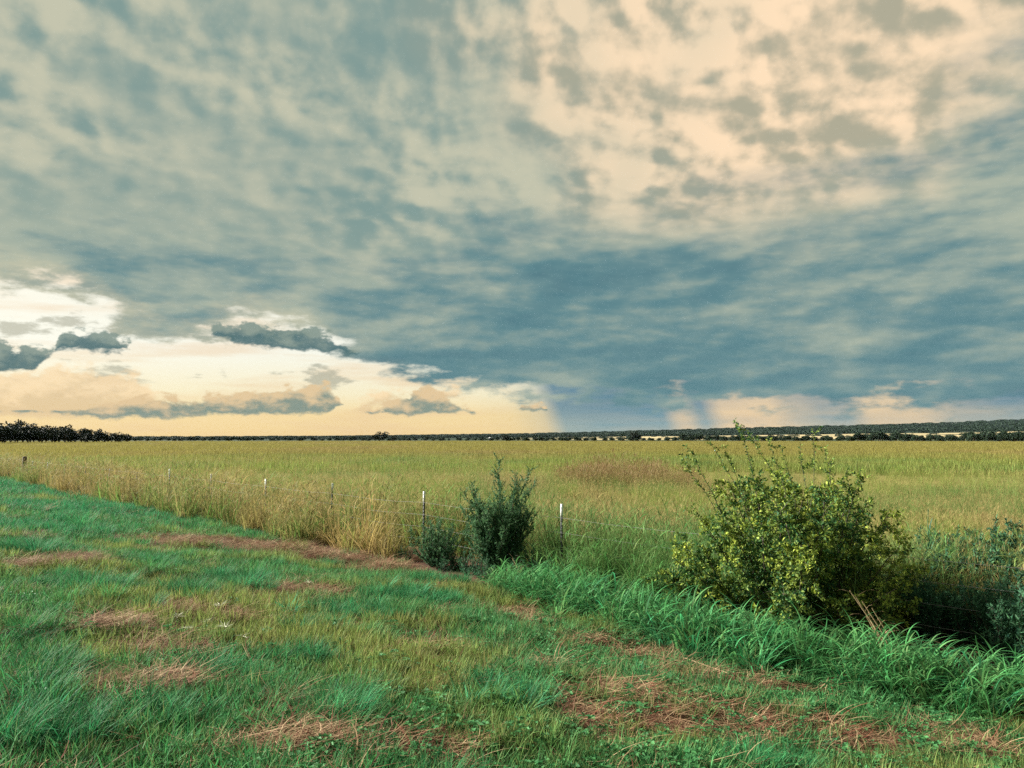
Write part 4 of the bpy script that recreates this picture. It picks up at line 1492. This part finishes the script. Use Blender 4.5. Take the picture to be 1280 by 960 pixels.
q0 = gp(1115, 828)
for i, (bx, by, tx, ty) in enumerate(((1118, 826, 1062, 738), (1112, 824, 1070, 746), (1122, 828, 1078, 752), (1106, 822, 1083, 770), (1128, 830, 1090, 760))):
    d0 = gp(bx, by)[1]
    p0, p1 = pix_at(bx, by, q0[1] - 0.75 + 0.04 * i), pix_at(tx, ty, q0[1] - 0.70)
    mid = tuple((a * 0.5 + b * 0.5) for a, b in zip(p0, p1))
    cane('dry_cane', ('pale broken cane leaning against the right side of the bush', 'pale dry cane with curled leaves leaning on the bush', 'shorter pale cane in the leaning bundle by the bush',
                      'thin pale cane standing inside the leaning bundle', 'outer pale cane of the leaning bundle by the bush')[i],
         [(p0[0] + (p0[0] - p1[0]) * 0.6, p0[1], p0[2] + (p0[2] - p1[2]) * 0.6), p0, (mid[0] + 0.01, mid[1], mid[2] + 0.02), p1], 0.011, 6)
for (bx, by, tx, ty, lb) in ((1062, 806, 975, 745, 'thin dark cane slanting under the bush'), (1035, 800, 1018, 760, 'short pale stick poking out below the bush'),
                             (1230, 838, 1135, 795, 'long bent straw cane lying before the dark thicket'), (1270, 850, 1165, 800, 'pale fallen cane across the dark thicket foot'),
                             (800, 748, 768, 724, 'straw coloured cane leaning over the arching grass'), (652, 722, 640, 698, 'short orange dry stalk in front of the feathery shrub')):
    dd = gp(bx, by)[1] - 0.5
    p0, p1 = pix_at(bx, by, dd), pix_at(tx, ty, dd + 0.25)
    m = tuple(a * 0.5 + b * 0.5 for a, b in zip(p0, p1))
    cane('fallen_cane', lb, [p0, (m[0], m[1], m[2] + 0.03), p1], 0.006, 2)
for (bx, by, tx, ty, lb) in ((915, 850, 800, 822, 'long flattened straw stalk along the ditch edge'), (1010, 868, 905, 846, 'second flattened straw stalk further along the ditch edge'), (790, 818, 735, 796, 'fallen straw stalk at the left end of the ditch edge')):
    p0, p1 = gp(bx, by), gp(tx, ty)
    m = gp((bx + tx) / 2, (by + ty) / 2 - 3)
    cane('flattened_stalk', lb, [(p0[0], p0[1], p0[2] + 0.05), (m[0], m[1], m[2] + 0.08), (p1[0], p1[1], p1[2] + 0.05)], 0.007, 5)

# a tall reed-like green stalk with one broad leaf beyond the bush, and the reddish dry weed at the right
x, y, z = gp(1164, 738)
rd = empty('tall_green_stalk', (x, y, z))
tag(rd, 'single tall green stalk with upright broad leaves right of the bush', 'stalk')
k = y / F
mb = MB(); mb.tube([(0, 0, -0.05), (0.01, 0, 40 * k), (-0.02, 0, 78 * k), (0.0, 0, 100 * k)], [0.009, 0.008, 0.006, 0.004], 6); mb.obj('stem', M['shrub_leaf'], rd)
g = np.random.default_rng(12)
for (zz, ph, L, wd_, a1) in ((45, 2.6, 0.45, 0.04, 22), (40, 0.3, 0.35, 0.03, 50), (60, 3.3, 0.4, 0.035, 80), (70, 0.4, 0.28, 0.03, 30), (50, -1.5, 0.4, 0.035, 60)):
    mb = MB()
    mb.blades(g, 1, 0.001, (L, L * 1.02), (wd_, wd_ * 1.05), (5, 8), (a1, a1 + 5), 7, centers=[(0, 0, zz * k)], ye=(0.05, 0.02), phi=np.array([ph]), twist=0.1)
    mb.obj('leaf', M['weed_leaf'], rd)
clump_things('reddish_dry_weed', lambda mb, g: mb.blades(g, 90, 0.10, (0.35, 0.85), (0.003, 0.006), (0, 26), (8, 70), 4, ye=(0.2, 0.2)) is None or None, 690,
             'reddish brown dry weed standing in the dark thicket', 'weed', 'reddish dry weeds in the thicket', [(1262, 800, 1.1), (1275, 795, 1.0), (1252, 768, 0.9)], [(1, 1, 1)], mat='red_grass')


# ================================================================== the air: thin even haze round the whole scene
mb = MB(); mb.box((0, 0, 31.5), (12600, 12600, 190)); hz = mb.obj('haze', None)
m = bpy.data.materials.new('thin_blue_haze'); m.use_nodes = True; nt = m.node_tree; nt.nodes.clear()
ou = nt.nodes.new('ShaderNodeOutputMaterial'); pv = nt.nodes.new('ShaderNodeVolumePrincipled')
pv.inputs['Color'].default_value = (0.62, 0.78, 0.95, 1)
pv.inputs['Density'].default_value = 0.6e-5
pv.inputs['Anisotropy'].default_value = 0.0
nt.links.new(pv.outputs[0], ou.inputs['Volume'])
hz.data.materials.append(m)
tag(hz, 'thin bluish haze in the air over the far fields', 'haze', kind='stuff')
